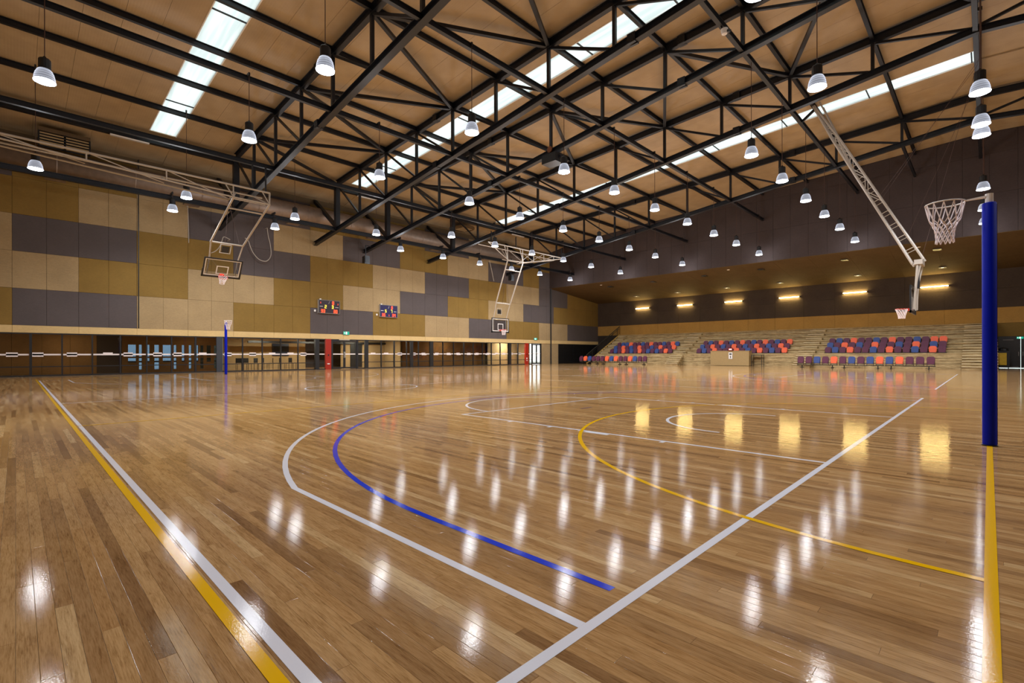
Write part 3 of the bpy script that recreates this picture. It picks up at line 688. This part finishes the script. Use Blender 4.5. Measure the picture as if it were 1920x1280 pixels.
gr = MB().box(30.65, 47, YW+.26, 47, -.005, .002); gr.box(-12, 2.2, YC+.13, 47, -.005, .002); struct(gr.obj('ground', plain('paving', srgb(170, 168, 160), .8, 0, .1, 4)))
# ------------------------------------------------------------------ scoreboards
SEG = {'0': 'abcdef', '1': 'bc', '2': 'abged', '3': 'abgcd', '4': 'fgbc', '5': 'afgcd', '6': 'afgedc', '7': 'abc', '8': 'abcdefg', '9': 'abcdfg'}
def digits(txt, x, z, h, mat, par, yy=-.062):
    w_ = h*.55; t = h*.135
    for ch in txt:
        q = MB()
        S = {'a': (0, w_, h-t, h), 'g': (0, w_, h/2-t/2, h/2+t/2), 'd': (0, w_, 0, t), 'f': (0, t, h/2, h), 'b': (w_-t, w_, h/2, h), 'e': (0, t, 0, h/2), 'c': (w_-t, w_, 0, h/2)}
        for c in SEG[ch]: a = S[c]; q.box(x+a[0], x+a[1], yy-.004, yy, z+a[2], z+a[3])
        q.obj('digit', mat, par); x += w_*1.3
def board(x, z, per, l, r, f1, f2, mat, lab):
    b_ = empty('scoreboard', (x, YW-.08, z)); tag(b_, lab, 'scoreboard')
    w_ = 1.66; h_ = 1.0
    MB().box(0, w_, 0, .05, 0, h_).obj('case', white, b_); MB().box(.03, w_-.03, -.055, .0, .03, h_-.03).obj('face', mat, b_)
    q = MB()
    for u0, u1, v0, v1 in ((0, w_, 0, .035), (0, w_, h_-.035, h_), (0, .035, 0, h_), (w_-.035, w_, 0, h_)): q.box(u0, u1, -.07, 0, v0, v1)
    q.obj('frame', greyplastic, b_)
    digits('0', 1.06, .68, .24, red_g, b_); digits(l, .48, .38, .24, yel_g, b_); digits(r, 1.02, .38, .24, yel_g, b_)
    digits(f1, .2, .06, .24, red_g, b_); digits(f2, 1.15, .06, .24, red_g, b_)
    if per: digits('1', .12, .72, .12, red_g, b_); digits('1', 1.44, .66, .12, red_g, b_)
    else: digits('1', .78, .08, .14, red_g, b_)
    q = MB(); q.box(.1, .34, -.06, -.055, .5, .53); q.box(1.3, 1.54, -.06, -.055, .47, .50); q.obj('caption', MATS['frosted_white'], b_)
    MB().box(.12, .24, -.02, .04, h_, h_+.08).obj('beacon', white, b_); MB().box(-.28, -.16, 0, .06, .1, .24).obj('sensor', white, b_)
    q = MB().bar((.78, -.06, .72), (.86, -.06, .92), .03, .01); q.obj('caption', MATS['frosted_white'], b_)
board(7.28, 4.14, True, '2', '3', '33', '30', plain('board_black', srgb(30, 10, 28), .4), 'electronic scoreboard reading two, three, thirty-three and thirty, nearer of the pair')
board(12.31, 4.13, False, '5', '7', '36', '34', plain('board_navy', srgb(22, 16, 70), .4), 'dark blue electronic scoreboard reading five, seven, thirty-six and thirty-four')
# ------------------------------------------------------------------ grandstand
gs = empty('grandstand', (0, 0, 0)); tag(gs, 'stepped board-marked concrete grandstand along the end of the hall', 'grandstand')
ZT = [1.12, 1.50, 1.88, 2.26, 2.64, 3.02, 3.35]; XT = [38.2, 39.0, 39.8, 40.6, 41.4, 42.15, 42.75]
GY0, GY1 = -.45, 31.9
bays = [GY0, 3.2, 6.9, 10.4, 14.5, 18.1, 21.6, 25.5, 28.9, GY1]
for k, (z, x0) in enumerate(zip(ZT, XT)):
    xb = XT[k+1] if k+1 < len(XT) else XB
    zb = 0 if k == 0 else ZT[k-1]-.02
    for j in range(len(bays)-1): MB().box(x0-.03, x0+.3, bays[j]+.004, bays[j+1]-.004, z-.08, z).obj('tier_edge', conc, gs)
    for j in range(len(bays)-1): MB().box(x0+.05, XB-.04 if k == len(XT)-1 else xb+.05, bays[j]+.004, bays[j+1]-.004, zb, z-.03).obj('tier', conc, gs)
MB().box(XT[1], XB-.04, GY0, GY1, 0, 1.05).obj('base', conc, gs)
# formwork courses on the front wall, a toe course proud of it
for z0, z1, d_ in ((.0, .34, .10), (.36, .72, .05), (.74, 1.10, .02)):
    for j in range(len(bays)-1): MB().box(38.2-d_, 38.2, bays[j]+.006, bays[j+1]-.006, z0, z1).obj('front_course', conc, gs)
def one_step(x0, x1, y0, y1, z0, z1):
    q = MB().box(x0+.06, x1+.06, y0+.02, y1-.02, z0, z1-.05); q.box(x0, x1+.06, y0, y1, z1-.05, z1); q.obj('step', conc, gs)
    MB().box(x0-.006, x0+.05, y0+.02, y1-.02, z1-.035, z1+.004).obj('nosing', nose, gs)
nose = plain('pale_nosing', srgb(226, 210, 170), .5)
def stair(y0, y1):
    for k in range(6):      # flight up to the first tier, in front of the stand
        one_step(38.2-.27*(5-k), 38.2-.27*(4-k)+.06, y0, y1, 0, 1.12*(k+1)/6+.004)
    for k in range(1, len(ZT)):   # one half step on every tier
        one_step(XT[k]-.36, XT[k]-.02, y0, y1, ZT[k-1], (ZT[k-1]+ZT[k])/2); MB().box(XT[k]-.008, XT[k]+.05, y0+.02, y1-.02, ZT[k]-.035, ZT[k]+.004).obj('nosing', nose, gs)
stair(21.65, 22.95); stair(10.4, 11.65); stair(-.45, 1.35); stair(30.75, 31.85)
# railing with black screen, left of the stand
rr = empty('stair_railing', (0, 31.95, 0)); tag(rr, 'black railing climbing beside the concrete steps by the panelled wall', 'railing')
def zst(x): return max(0, (x-36.3)/(43.0-36.3)*3.35)
MB().tube([(36.2, 0, 1.0), (43.0, 0, zst(43.0)+1.05)], .045, 8).obj('handrail', dark, rr); MB().tube([(36.2, .06, .72), (43.0, .06, zst(43.0)+.8)], .03, 6).obj('mid_rail', dark, rr)
for k in range(27):
    x = 36.3+k*.258; MB().bar((x, 0, max(0, zst(x)-.1)), (x, 0, zst(x)+1.0), .05 if k % 4 == 0 else .02).obj('post' if k % 4 == 0 else 'baluster', dark, rr)
MB().bar((36.2, 0, .05), (43.0, 0, 3.4), .06, .14).obj('stringer', plain('pale_ochre_edge', srgb(190, 160, 90), .5), rr)  # stringer in one even pale ochre
MB().prism([(36.2, 0), (43.1, 0), (43.1, 3.3), (36.2, -.0+.02)], 'y', .02, .05).obj('side_screen', dark, rr)
struct(MB().box(35.4, XB, 32.2, 32.3, 0, 0.02).obj('trim_2', dark))
# seats
def seat_meshes(c):
    mt = cols[c]; n = 8
    poly = [(-.215, 0)]+[(-.225, .26)]+[(-.225+.13*(1-cos(a)), .29+.13*sin(a)) for a in [pi/2*i/4 for i in range(5)]]+[(.225-.13*(1-cos(a)), .29+.13*sin(a)) for a in [pi/2*(4-i)/4 for i in range(5)]]+[(.225, .26), (.215, 0)]
    pts = [(y, z+.06*0) for y, z in poly]
    bk = MB(); bk.prism(pts, 'x', .0, .05)
    bk.v = [(x+.10*z, y, z*1.22) for x, y, z in bk.v]
    back = bk.mesh('backrest', mt)
    pn = MB(); pp = [(-.2, 0), (.2, 0), (.21, .30), (.15, .36), (-.15, .36), (-.21, .30)]; pn.prism(pp, 'x', -.09, -.035); pn.v = [(x+.06*z, y, z*1.1) for x, y, z in pn.v]
    pan = pn.mesh('seat_pan', mt)
    return back, pan
SM = {c: seat_meshes(c) for c in cols}
br = MB()
for sy in (-.2, .2): br.bar((-.04, sy, .12), (.02, sy, -.13), .025, .05); br.bar((-.14, sy, .1), (.05, sy, .12), .02, .03)
br = br.mesh('bracket', dark)
ds = MB().tube([(-.02, -.19, -.02), (-.04, -.12, -.06), (-.04, 0, -.075), (-.04, .12, -.06), (-.02, .19, -.02)], .02, 6).mesh('underframe', greyplastic)
CN = {'M': 'maroon', 'B': 'blue', 'O': 'orange'}
def seatrow(s, yl, pitch, x, z, where, grp, feet=False, pan=True):
    """seats from the left (high Y) to the right"""
    cnt = {}
    for i, c in enumerate(s):
        nm = CN[c]; r = empty('stadium_seat', (x, yl-pitch*(i+.5), z)); b_, p_ = SM[nm]
        tag(r, '%s seat, %s from left in the %s' % (nm, ORD[i], where), 'seat', grp)
        inst('backrest', b_, (0, 0, 0), r); inst('seat_pan', p_, (0, 0, .0), r); inst('bracket', br, (0, 0, 0), r)
        if feet: inst('underframe', ds, (0, 0, 0), r)
def beam(y0, y1, x, z, lab, feet):
    b_ = empty('seat_beam', (x, (y0+y1)/2, 0)); L = abs(y1-y0)/2; tag(b_, lab, 'seat beam', 'black seat beams')
    MB().box(-.03, .03, -L, L, z-.05, z).obj('beam', dark, b_)
    if feet: MB().box(-.05, -.01, -L, L, z+.105, z+.135).obj('seat_rail', dark, b_)
    if feet:
        for sy in (-L+.35, L-.35):
            MB().bar((0, sy, z-.05), (0, sy, .03), .06).obj('leg', dark, b_); MB().box(-.28, .28, sy-.03, sy+.03, 0, .035).obj('foot', dark, b_); MB().box(-.04, .04, sy-.2, sy+.2, .035, .06).obj('cross_foot', dark, b_)
F3 = 'MMBMOMBMBOBOMMM'; F1 = 'MOBMMMOBOMMOBMM'
for nm, s, yl, pt in (('end block floor row', F3, 11.0, .563), ('floor row beside the black railing', F1, 32.5, .555)):
    seatrow(s, yl, pt, 35.6, .36, nm, 'seats in the '+nm, feet=True)
    for k in range(3): beam(yl-pt*5*k-.03, yl-pt*5*(k+1)+.03, 35.6, .235, 'black footed beam, %s from the left under the %s' % (ORD[k], nm), True)
BL = [('end block', 9.75, .505, ['MBMOMMBMOMMBMOM', 'BMOMBMOMMBMOMBM', 'MBMOMMBMOMMBMOO']),
      ('middle block', 20.6, .506, ['MBMOMMMOMBMOMBMO', 'BMOMBMOMBMOMBMOM', 'MBMOMBMOMBMOMBMO']),
      ('railing block', 30.6, .50, ['MBMOMBMOMBMBMOM', 'BMOMBMOMMBMOMMO', 'MBBOMMBMOMMBMOB'])]
for nm, yl, pt, rows in BL:
    for k, s in enumerate(rows):
        x = [38.80, 39.60, 40.40][k]; z = [1.125, 1.505, 1.885][k]; rn = ['lower', 'middle', 'upper'][k]+' tier of the '+nm
        seatrow(s, yl, pt, x, z, rn, 'seats in the '+rn)
        beam(yl+.02, yl-pt*len(s)-.02, x-.06, z+.05, 'long black mounting beam under the '+rn, False)
# officials desk
de = empty('officials_desk', (37.3, 16.9, 0)); tag(de, 'khaki officials desk with a plain front, standing before the middle seat block', 'desk')
MB().box(0, .03, -1.7, 1.7, 0.02, 1.33).obj('front_panel', khaki, de); MB().box(0.03, .75, -1.7, -1.66, .02, 1.33).obj('side_panel', khaki, de); MB().box(.03, .75, 1.66, 1.7, .02, 1.33).obj('side_panel', khaki, de); MB().box(-.02, .78, -1.72, 1.72, 1.33, 1.37).obj('desk_top', khaki, de)
pc = empty('possession_sign', (37.26, 16.78, 1.3)); tag(pc, 'small dark sign with red lit arrow on the officials desk', 'sign')
MB().box(-.03, .05, -.2, .2, 0.07, .33).obj('case', plain('sign_red', srgb(120, 12, 14), .4), pc); MB().box(-.035, -.03, -.12, .12, .15, .24).obj('arrow', glow('pink_led', (1, .5, .45, 1), 3), pc)
pn_ = empty('notice_card', (37.275, 16.78, .62)); tag(pn_, 'white notice card with dark marks fixed to the officials desk front', 'notice')
MB().box(-.01, .02, -.17, .17, 0, .6).obj('card', white, pn_); q = MB().box(-.014, -.01, -.1, .1, .38, .5); q.box(-.014, -.01, -.03, .03, .08, .28); q.obj('printed_mark', dark, pn_)
ch = empty('side_table', (37.7, 14.6, 0)); tag(ch, 'small black framed table beside the officials desk', 'table')
MB().box(-.3, .3, -.45, .45, .95, 1.0).obj('table_top', dark, ch)
for sx in (-.27, .27):
    for sy in (-.42, .42): MB().bar((sx, sy, 0), (sx, sy, .95), .04).obj('leg', dark, ch)
# warm tube lights on the back wall
for k, (y, s_) in enumerate(zip((28.9, 23.75, 18.6, 13.5, 8.35, 3.1, -2.0), ('farthest, nearest the panelled wall', 'second from the panelled wall', 'third from the panelled wall', 'fourth from the panelled wall', 'fifth from the panelled wall', 'behind the long hoop mast', 'nearest, past the blue post'))):
    if k == 6: continue
    t = empty('wall_tube_light', (XB-.03, y, 6.41)); tag(t, 'warm glowing tube light on the dark back wall, '+s_, 'light', 'warm wall tube lights')
    MB().box(-.06, 0, -.92, .92, -.03, .03).obj('bracket', dark, t); MB().tube([(-.13, -.84, 0), (-.13, .84, 0)], .036, 10).obj('tube', tube_g, t, True)
    for sy in (-.88, .88): MB().box(-.18, -.02, sy-.03, sy+.03, -.045, .045).obj('end_cap', dark, t)
k = 0
for j, y in enumerate((28.5, 23.6, 18.5, 13.7, 7.8, 2.5)):
    for x, nm in ((35.85, 'near the fascia'), (41.05, 'near the back wall')):
        d_ = empty('soffit_fitting', (x, y, zsof(x)-.02)); tag(d_, 'small recessed fitting in the sloping soffit %s, %s from the panelled wall' % (nm, ORD[j]), 'light', 'soffit fittings '+nm)
        MB().box(-.35, .35, -.22, .22, -.03, .0).obj('frame', dark if x < 40 else greyplastic, d_)
        MB().box(-.14, -.04, -.08, .08, -.036, -.03).obj('lens', dark if x < 40 else spot_g, d_)
for j, y in enumerate((29.0, 16.0, 3.4)):
    d_ = MB().lathe([(.0, 0), (.1, 0), (.12, .03)], 12, (34.7, y, zsof(34.7)-.05), False).obj('smoke_detector', white); tag(d_, 'small round white detector on the soffit edge, %s from the panelled wall' % ORD[j], 'detector', 'soffit detectors')
# double doors at the far end past the steps
d3 = struct(empty('door_3', (XB, 0, 0)))
MB().box(-.06, .02, -2.86, -.45, 2.26, 2.34).obj('frame', dark, d3); MB().box(-.06, .02, -.5, -.45, 0, 2.26).obj('frame', dark, d3); MB().box(-.06, .02, -2.86, -2.81, 0, 2.26).obj('frame', dark, d3)
blk = plain('door_black', srgb(34, 30, 28), .4)
for a, b in ((-1.655, -.5), (-2.81, -1.675)):
    l_ = MB().box(-.04, .01, a, b, .03, 2.26).obj('leaf', blk, d3); hy = a+.1 if a > -2 else b-.1; MB().box(-.1, -.04, hy-.02, hy+.02, .9, 1.2).obj('handle', greyplastic, l_); MB().box(-.06, -.04, a+.1, b-.1, .05, .12).obj('kick_strip', greyplastic, l_)
MB().box(-.02, 0, -1.675, -1.655, .03, 2.26).obj('daylight_gap', glow('daylight_gap', (.85, 1, .95, 1), 1.5), d3); MB().box(-.02, 0, -2.81, -.5, .0, .02).obj('daylight_gap', MATS['daylight_gap'], d3)
e3 = exitsign(XB-.08, -1.45, 2.14, 'small green exit sign above the black doors past the blue post', -pi/2, .36, .16)
MB().box(-.08, -.04, -1.3, -.75, 2.05, 2.11).obj('closer', greyplastic, d3)
tr_ = empty('cleaning_trolley', (41.6, -.75, 0)); tag(tr_, 'black cleaning trolley with a yellow bag by the black end doors', 'trolley')
MB().box(-.3, .3, -.3, .3, .1, .2).obj('base', dark, tr_); MB().box(-.38, -.2, -.16, .30, .25, 1.12).obj('bag', yellowbag, tr_); MB().box(-.2, .3, -.32, .3, .2, 1.28).obj('bin', dark, tr_)
MB().lathe([(.1, 1.25), (.28, 1.28), (.26, 1.42), (.1, 1.5)], 12).obj('lid', dark, tr_)
for sx in (-.25, .25):
    for sy in (-.25, .25): MB().tube([(sx, sy-.02, .05), (sx, sy+.02, .05)], .05, 10).obj('wheel', dark, tr_)
# ------------------------------------------------------------------ netball posts
def net(m_, r0, levels, n, rad, c=(0, 0, 0)):
    def P(l, i):
        r, z, h = levels[l]; a = 2*pi*(i+h)/n; return Vector((c[0]+r*cos(a), c[1]+r*sin(a), c[2]+z))
    for l in range(len(levels)-1):
        for i in range(n):
            h0 = levels[l][2]; h1 = levels[l+1][2]
            nb = (i, i-1) if h1 > h0 else (i, i+1)
            for j in nb:
                a, b = P(l, i), P(l+1, j); m_.tube([a, (a+b)/2+Vector((random.uniform(-.004, .004), random.uniform(-.004, .004), 0)), b], rad, 5)
def torus(m_, c, R_, r_, n=32):
    return m_.tube([(c[0]+R_*cos(2*pi*k/n), c[1]+R_*sin(2*pi*k/n), c[2]) for k in range(n)], r_, 8, True)
def netball(x, y, sgn, lab, H=3.0):
    p = empty('netball_post', (x, y, 0)); tag(p, lab, 'netball post')
    MB().tube([(0, 0, 0), (0, 0, H+.03)], .038, 14).obj('pole', white, p, False)
    q = MB().lathe([(.064, 0.01), (.0655, .02), (.0655, H-.09), (.06, H-.08), (.036, H-.08)], 24); q.obj('padding', bluepad, p, True)
    MB().box(-.004, .004, -.067*sgn-.002 if sgn > 0 else .064, -.064 if sgn > 0 else .069, .02, H-.1).obj('zip_seam', dark, p)
    q = MB(); torus(q, (0, .40*sgn, H-.005), .19, .0085); q.obj('ring', white, p, True)
    q = MB().add([(-.035, .0, H-.01), (.035, 0, H-.01), (.012, .215*sgn, H-.012), (-.012, .215*sgn, H-.012), (-.035, 0, H+.012), (.035, 0, H+.012), (.012, .215*sgn, H), (-.012, .215*sgn, H)],
                 [(0, 1, 2, 3), (4, 7, 6, 5), (0, 4, 5, 1), (1, 5, 6, 2), (2, 6, 7, 3), (3, 7, 4, 0)]); q.obj('ring_arm', white, p)
    q = MB(); net(q, .19, [(.19, 0, 0), (.155, -.19, .5), (.122, -.25, 0), (.102, -.31, .5), (.09, -.37, 0), (.087, -.43, .5), (.09, -.49, 0)], 12, .0056, (0, .40*sgn, H-.01)); q.obj('net', netm, p)
    q = MB().lathe([(.065, .0), (.075, .005), (.075, .012), (.04, .02)], 20); q.obj('base_collar', dark, p)
netball(-.02, 0, 1, 'netball post in blue padding with a white ring and net, standing close by'); netball(0, 30.5, -1, 'distant netball post in blue padding before the glazed wall')
# ------------------------------------------------------------------ basketball hoops
def board_parts(root, s, tilt, c, netlab=True):
    """glass board 1.8 x 1.05 facing s*(+Y); c = centre; tilt about X; returns an Empty-free set of parts"""
    R_ = Matrix.Translation(Vector(c)) @ Matrix.Rotation(tilt, 4, 'X') @ Matrix.Diagonal((1, s, 1, 1))
    def put(m_, name, mat, par=root, smooth=False):
        m_.v = [tuple(R_ @ Vector(v)) for v in m_.v]; return m_.obj(name, mat, par, smooth)
    gl = put(MB().box(-.9, .9, -.01, .01, -.525, .525), 'backboard', boardglass)
    q = MB()
    for u0, u1, v0, v1 in ((-.88, .88, .45, .50), (-.88, .88, -.50, -.45), (-.88, -.83, -.45, .45), (.83, .88, -.45, .45), (-.30, .30, .06, .11), (-.30, .30, -.39, -.35), (-.30, -.25, -.35, .06), (.25, .30, -.35, .06)):
        q.box(u0, u1, .011, .016, v0, v1)
    put(q, 'board_marking', white)
    q = MB()
    for u0, u1, v0, v1 in ((-.95, .95, .50, .56), (-.97, .97, -.61, -.505), (-.97, -.885, -.61, -.12), (.885, .97, -.61, -.12), (-.95, -.885, -.12, .52), (.885, .95, -.12, .52)): q.box(u0, u1, -.03, .03, v0, v1)
    put(q, 'edge_padding', dark)
    zr = -.375
    q = MB(); torus(q, (0, .38, zr), .228, .010); put(q, 'rim', orangepaint, smooth=True)
    q = MB().box(-.1, .1, .016, .16, zr-.1, zr+.012); put(q, 'rim_bracket', orangepaint)
    q = MB(); net(q, .22, [(.225, 0, 0), (.19, -.10, .5), (.16, -.19, 0), (.14, -.27, .5), (.125, -.35, 0), (.12, -.42, .5)], 12, .008, (0, .38, zr)); put(q, 'net', netm)
    return R_
def T(a, b, r=.035): return ((a, b), r)
# court 2, far end: lowered hoop; girder hung at Y 25.3
def hoop_far(cx, lab, raised, gx0, gx1, taper):
    h = empty('ceiling_hoop', (0, 0, 0)); tag(h, lab, 'basketball hoop')
    yp, zg, zp = (25.3, 9.06, 8.5) if raised else (26.2, 9.34, 8.30)
    xl, xr = (cx-.82, cx+.78) if raised else (18.05, 19.75)
    # girder: top tube plus a tapering lower tube, a rear twin and web members
    q = MB().tube([(gx0, yp, zg), (gx1, yp, zg)], .045, 8); q.obj('girder_tube', cream, h)
    q = MB().tube([(gx0, yp+1.1, zg), (gx1, yp+1.1, zg)], .04, 8); q.obj('girder_tube', cream, h)
    far = gx0 if taper < 0 else gx1; near = xl if taper < 0 else xr
    for dy in (0, 1.1):
        MB().tube([(far, yp+dy*.9, zg-.04), (near, yp+dy*.6, zp)], .035, 8).obj('lower_tube', cream, h)
    q = MB()
    n = 4 if abs(far-near) > 5 else 3
    for i in range(1, n):
        t_ = i/n; x = near+(far-near)*t_; z = zp+(zg-.04-zp)*t_; q.tube([(x, yp, z), (x, yp, zg)], .028, 6); x2 = near+(far-near)*(i-1)/n; z2 = zp+(zg-.04-zp)*(i-1)/n
        q.tube([(x, yp, zg), (x2, yp+.5, z2)], .022, 6); q.tube([(x, yp, z), (x, yp+1.1, zg)], .022, 6)
    q.obj('web', cream, h)
    q = MB()
    for x in (xl, xr): q.tube([(x, yp, zp), (x, yp+.05, zg)], .032, 6); q.tube([(x, yp, zp), (x+(.4 if x == xl else -.4), yp+1.1, zg)], .028, 6); q.tube([(x, yp, zp), (x-.35, yp, zg)], .026, 6)
    q.tube([(xl, yp, zp), (xr, yp, zp)], .035, 8); q.tube([(xl, yp+.6, zp+.1), (xr, yp+.6, zp+.1)], .03, 8)
    q.tube([(gx0 if taper > 0 else gx1, yp, zg), (xl if taper > 0 else xr, yp, zp)], .028, 6)
    q.obj('pivot_frame', cream, h)
    for x in (gx0+.3 if gx0 > -5 else gx0+.5, cx, gx1-.2): MB().bar((x, yp, zg), (x, yp, zbot(yp)-.08), .06).obj('hanger', dark, h)
    if raised: yk, zk, c, tl = 29.3, 7.08, (cx+.08, 30.45, 5.93), .62
    else: yk, zk, c, tl = 27.62, 5.12, (cx, 27.95, 3.425), 0
    for x, x2 in ((xl, cx-.78), (xr, cx+.78)):
        MB().tube([(x, yp, zp), (x2, yk, zk)], .05, 8).obj('mast_tube', cream, h)
    MB().tube([(cx-.78, yk, zk), (cx+.78, yk, zk)], .045, 8).obj('cross_tube', cream, h)
    t3 = .22; MB().tube([(xl+(cx-.78-xl)*t3, yp+(yk-yp)*t3, zp+(zk-zp)*t3), (xr+(cx+.78-xr)*t3, yp+(yk-yp)*t3, zp+(zk-zp)*t3)], .04, 8).obj('cross_tube', cream, h)
    Rm = board_parts(h, -1, tl, c)
    for sx in (-.7, .7):
        a = Rm @ Vector((sx, -.06, .5)); b = Rm @ Vector((sx, -.06, -.45)); MB().tube([(cx+sx*1.1, yk, zk), tuple(a), tuple(b)], .035, 8).obj('board_arm', cream, h)
    MB().tube([(cx-.1, yk, zk), (cx-.1, yk-.7, zbot(yp)-.8)], .010, 5).obj('lifting_rope', cordm, h); MB().tube([(cx+.6, yk, zk), (cx-.1, yk-.4, zk+2.4)], .010, 5).obj('lifting_rope', cordm, h)
    a = Rm @ Vector((0, -.1, 1.0)); q = MB()
    vv = [Rm @ Vector((u, -.12, v_)) for u, v_ in ((-.25, .85), (.25, .85), (.25, 1.35), (-.25, 1.35))]
    q.tube(vv, .025, 6, True); q.obj('counter_frame', cream, h); q = MB(); vv = [Rm @ Vector((u, w_, v_)) for w_ in (-.10, -.14) for u, v_ in ((-.18, .9), (.18, .9), (.18, 1.25), (-.18, 1.25))]
    q.add(vv, [(0, 1, 2, 3), (7, 6, 5, 4), (0, 4, 5, 1), (1, 5, 6, 2), (2, 6, 7, 3), (3, 7, 4, 0)]); q.obj('motor_plate', dark, h)
    return h
hoop_far(18.95, 'lowered glass basketball hoop on a white tubular frame before the panelled wall', False, 16.03, 24.78, 1)
hoop_far(-.25, 'raised glass basketball hoop folded back on white tubes, nearer the glazed end', True, -11.5, .55, -1)
def smooth(P, n=5):
    out = []
    for i in range(len(P)-1):
        p0 = Vector(P[max(i-1, 0)]); p1 = Vector(P[i]); p2 = Vector(P[i+1]); p3 = Vector(P[min(i+2, len(P)-1)])
        for k in range(n):
            t = k/n; out.append(.5*((2*p1)+(p2-p0)*t+(2*p0-5*p1+4*p2-p3)*t*t+(3*p1-p0-3*p2+p3)*t**3))
    return out+[Vector(P[-1])]
Y_ = 34.8
for P, r_, s_ in (([(-.9, Y_, 10.19), (-.87, Y_, 9.06), (-.85, Y_, 7.92)], .022, 'straight one near the vertical conduit'),
                  ([(1.35, Y_-.2, 8.45), (1.06, Y_, 8.61), (.94, Y_, 8.32), (.82, Y_, 7.96), (.61, Y_, 7.66), (.35, Y_, 7.48)], .026, 'short curved end beside the raised hoop mast'),
                  ([(2.3, Y_, 8.75), (2.5, Y_, 8.57), (2.63, Y_, 8.17), (2.83, Y_, 7.78), (3.19, Y_, 7.44), (3.63, Y_, 7.42), (3.9, Y_, 7.86), (3.85, Y_, 8.6), (3.73, Y_, 9.1), (3.66, Y_, 9.66)], .024, 'looping one just past the raised hoop'),
                  ([(23.47, Y_, 11.4), (24.16, Y_, 10.15), (24.73, Y_, 8.28)], .03, 'slanting one behind the far hoop frame')):
    q = MB().tube(smooth(P), r_, 6); q.bar(P[-1] if P[-1][2] > P[0][2] else P[0], (P[-1][0] if P[-1][2] > P[0][2] else P[0][0], 35.19, max(P[0][2], P[-1][2])), .03); tag(q.obj('hanging_cable', cream), 'pale loose cable on the panelled wall, '+s_, 'cable')
# court 2, near end: long folded mast
h = empty('ceiling_hoop', (0, 0, 0)); tag(h, 'basketball hoop seen edge on at the foot of a long slanting white mast', 'basketball hoop')
ax = 19.0
pv = (6.0, 13.0); kn = (2.15, 5.0)
def along(t_): return (pv[0]+(kn[0]-pv[0])*t_, pv[1]+(kn[1]-pv[1])*t_)
dv = Vector((kn[0]-pv[0], kn[1]-pv[1])).normalized(); pn2 = Vector((-dv.y, dv.x))   # across the mast, in the swing plane
def off(t_, k_): 
    y_, z_ = along(t_); wd = (.09+.11*t_)*min(1, .15+t_/.1)*k_; return (y_+pn2.x*wd, z_+pn2.y*wd)
for sx in (-.36, .36):
    for k_ in (-1, 1):
        MB().tube([(ax+sx, *off(.0, k_)), (ax+sx, *off(.22, k_)), (ax+sx, *off(1, k_))], .05, 8).obj('mast_tube', cream, h)
    q = MB(); n_ = 13
    for k in range(n_):
        a_ = .05+k*.95/n_; b_ = a_+.95/n_; s_ = 1 if k % 2 else -1
        q.tube([(ax+sx, *off(a_, s_)), (ax+sx, *off(a_, -s_))], .016, 5)
        if k < 8: q.tube([(ax+sx, *off(a_, s_)), (ax+sx, *off(b_, -s_))], .018, 5)
    q.obj('lattice', cream, h)
q = MB()
for k in range(14):
    t_ = .06+k*.07
    for k_ in (-1, 1): q.tube([(ax-.36, *off(t_, k_)), (ax+.36, *off(t_, k_))], .014, 5)
q.obj('rungs', cream, h)
for sx in (-.36, .36):
    MB().tube([(ax+sx, pv[0]-.25, pv[1]+.1), (ax+sx, pv[0]-.75, pv[1]-1.2), (ax+sx, *off(.42, 1))], .035, 6).obj('stay_tube', cream, h)
    q = MB()
    for k in range(6):
        t_ = .12+k*.05; y0_ = pv[0]-.75+(off(.42, 1)[0]-pv[0]+.75)*(t_-.1)/.32; z0_ = pv[1]-1.2+(off(.42, 1)[1]-pv[1]+1.2)*(t_-.1)/.32
        q.tube([(ax+sx, y0_, z0_), (ax+sx, *off(t_, 1))], .016, 5)
    q.obj('stay_web', cream, h)
MB().bar((ax, pv[0], pv[1]), (ax, NODES[2], zbot(NODES[2])), .1).obj('hanger', dark, h)
q = MB().box(ax-.5, ax+.5, kn[0]-.16, kn[0]+.12, kn[1]-.12, kn[1]+.08); q.obj('knuckle', cream, h)
MB().box(ax-.12, ax+.12, kn[0]-.02, kn[0]+.1, kn[1]-1.1, kn[1]-.1).obj('height_adjuster', dark, h)
for sx in (-.42, .42):
    MB().tube([(ax+sx, kn[0], kn[1]), (ax+sx, 2.28, 2.98)], .045, 8).obj('drop_tube', cream, h)
    MB().tube([(ax+sx, kn[0]-.1, kn[1]-.1), (ax+sx*.9, 2.22, 4.0), (ax+sx*.9, 2.24, 3.0)], .03, 8).obj('drop_tube', cream, h)
board_parts(h, 1, 0, (ax, 2.35, 3.425))
for yy, zz, a in ((.28, 12.8, along(.62)), (.25, 13.0, along(.64)), (.3, 12.9, (kn[0]-.05, kn[1])), (.22, 12.4, (2.6, 6.0))):
    MB().tube([(ax, yy, zz), (ax, *a)], .006, 5).obj('lifting_rope', cordm, h)
# small things along the floor: discarded floor cap covers
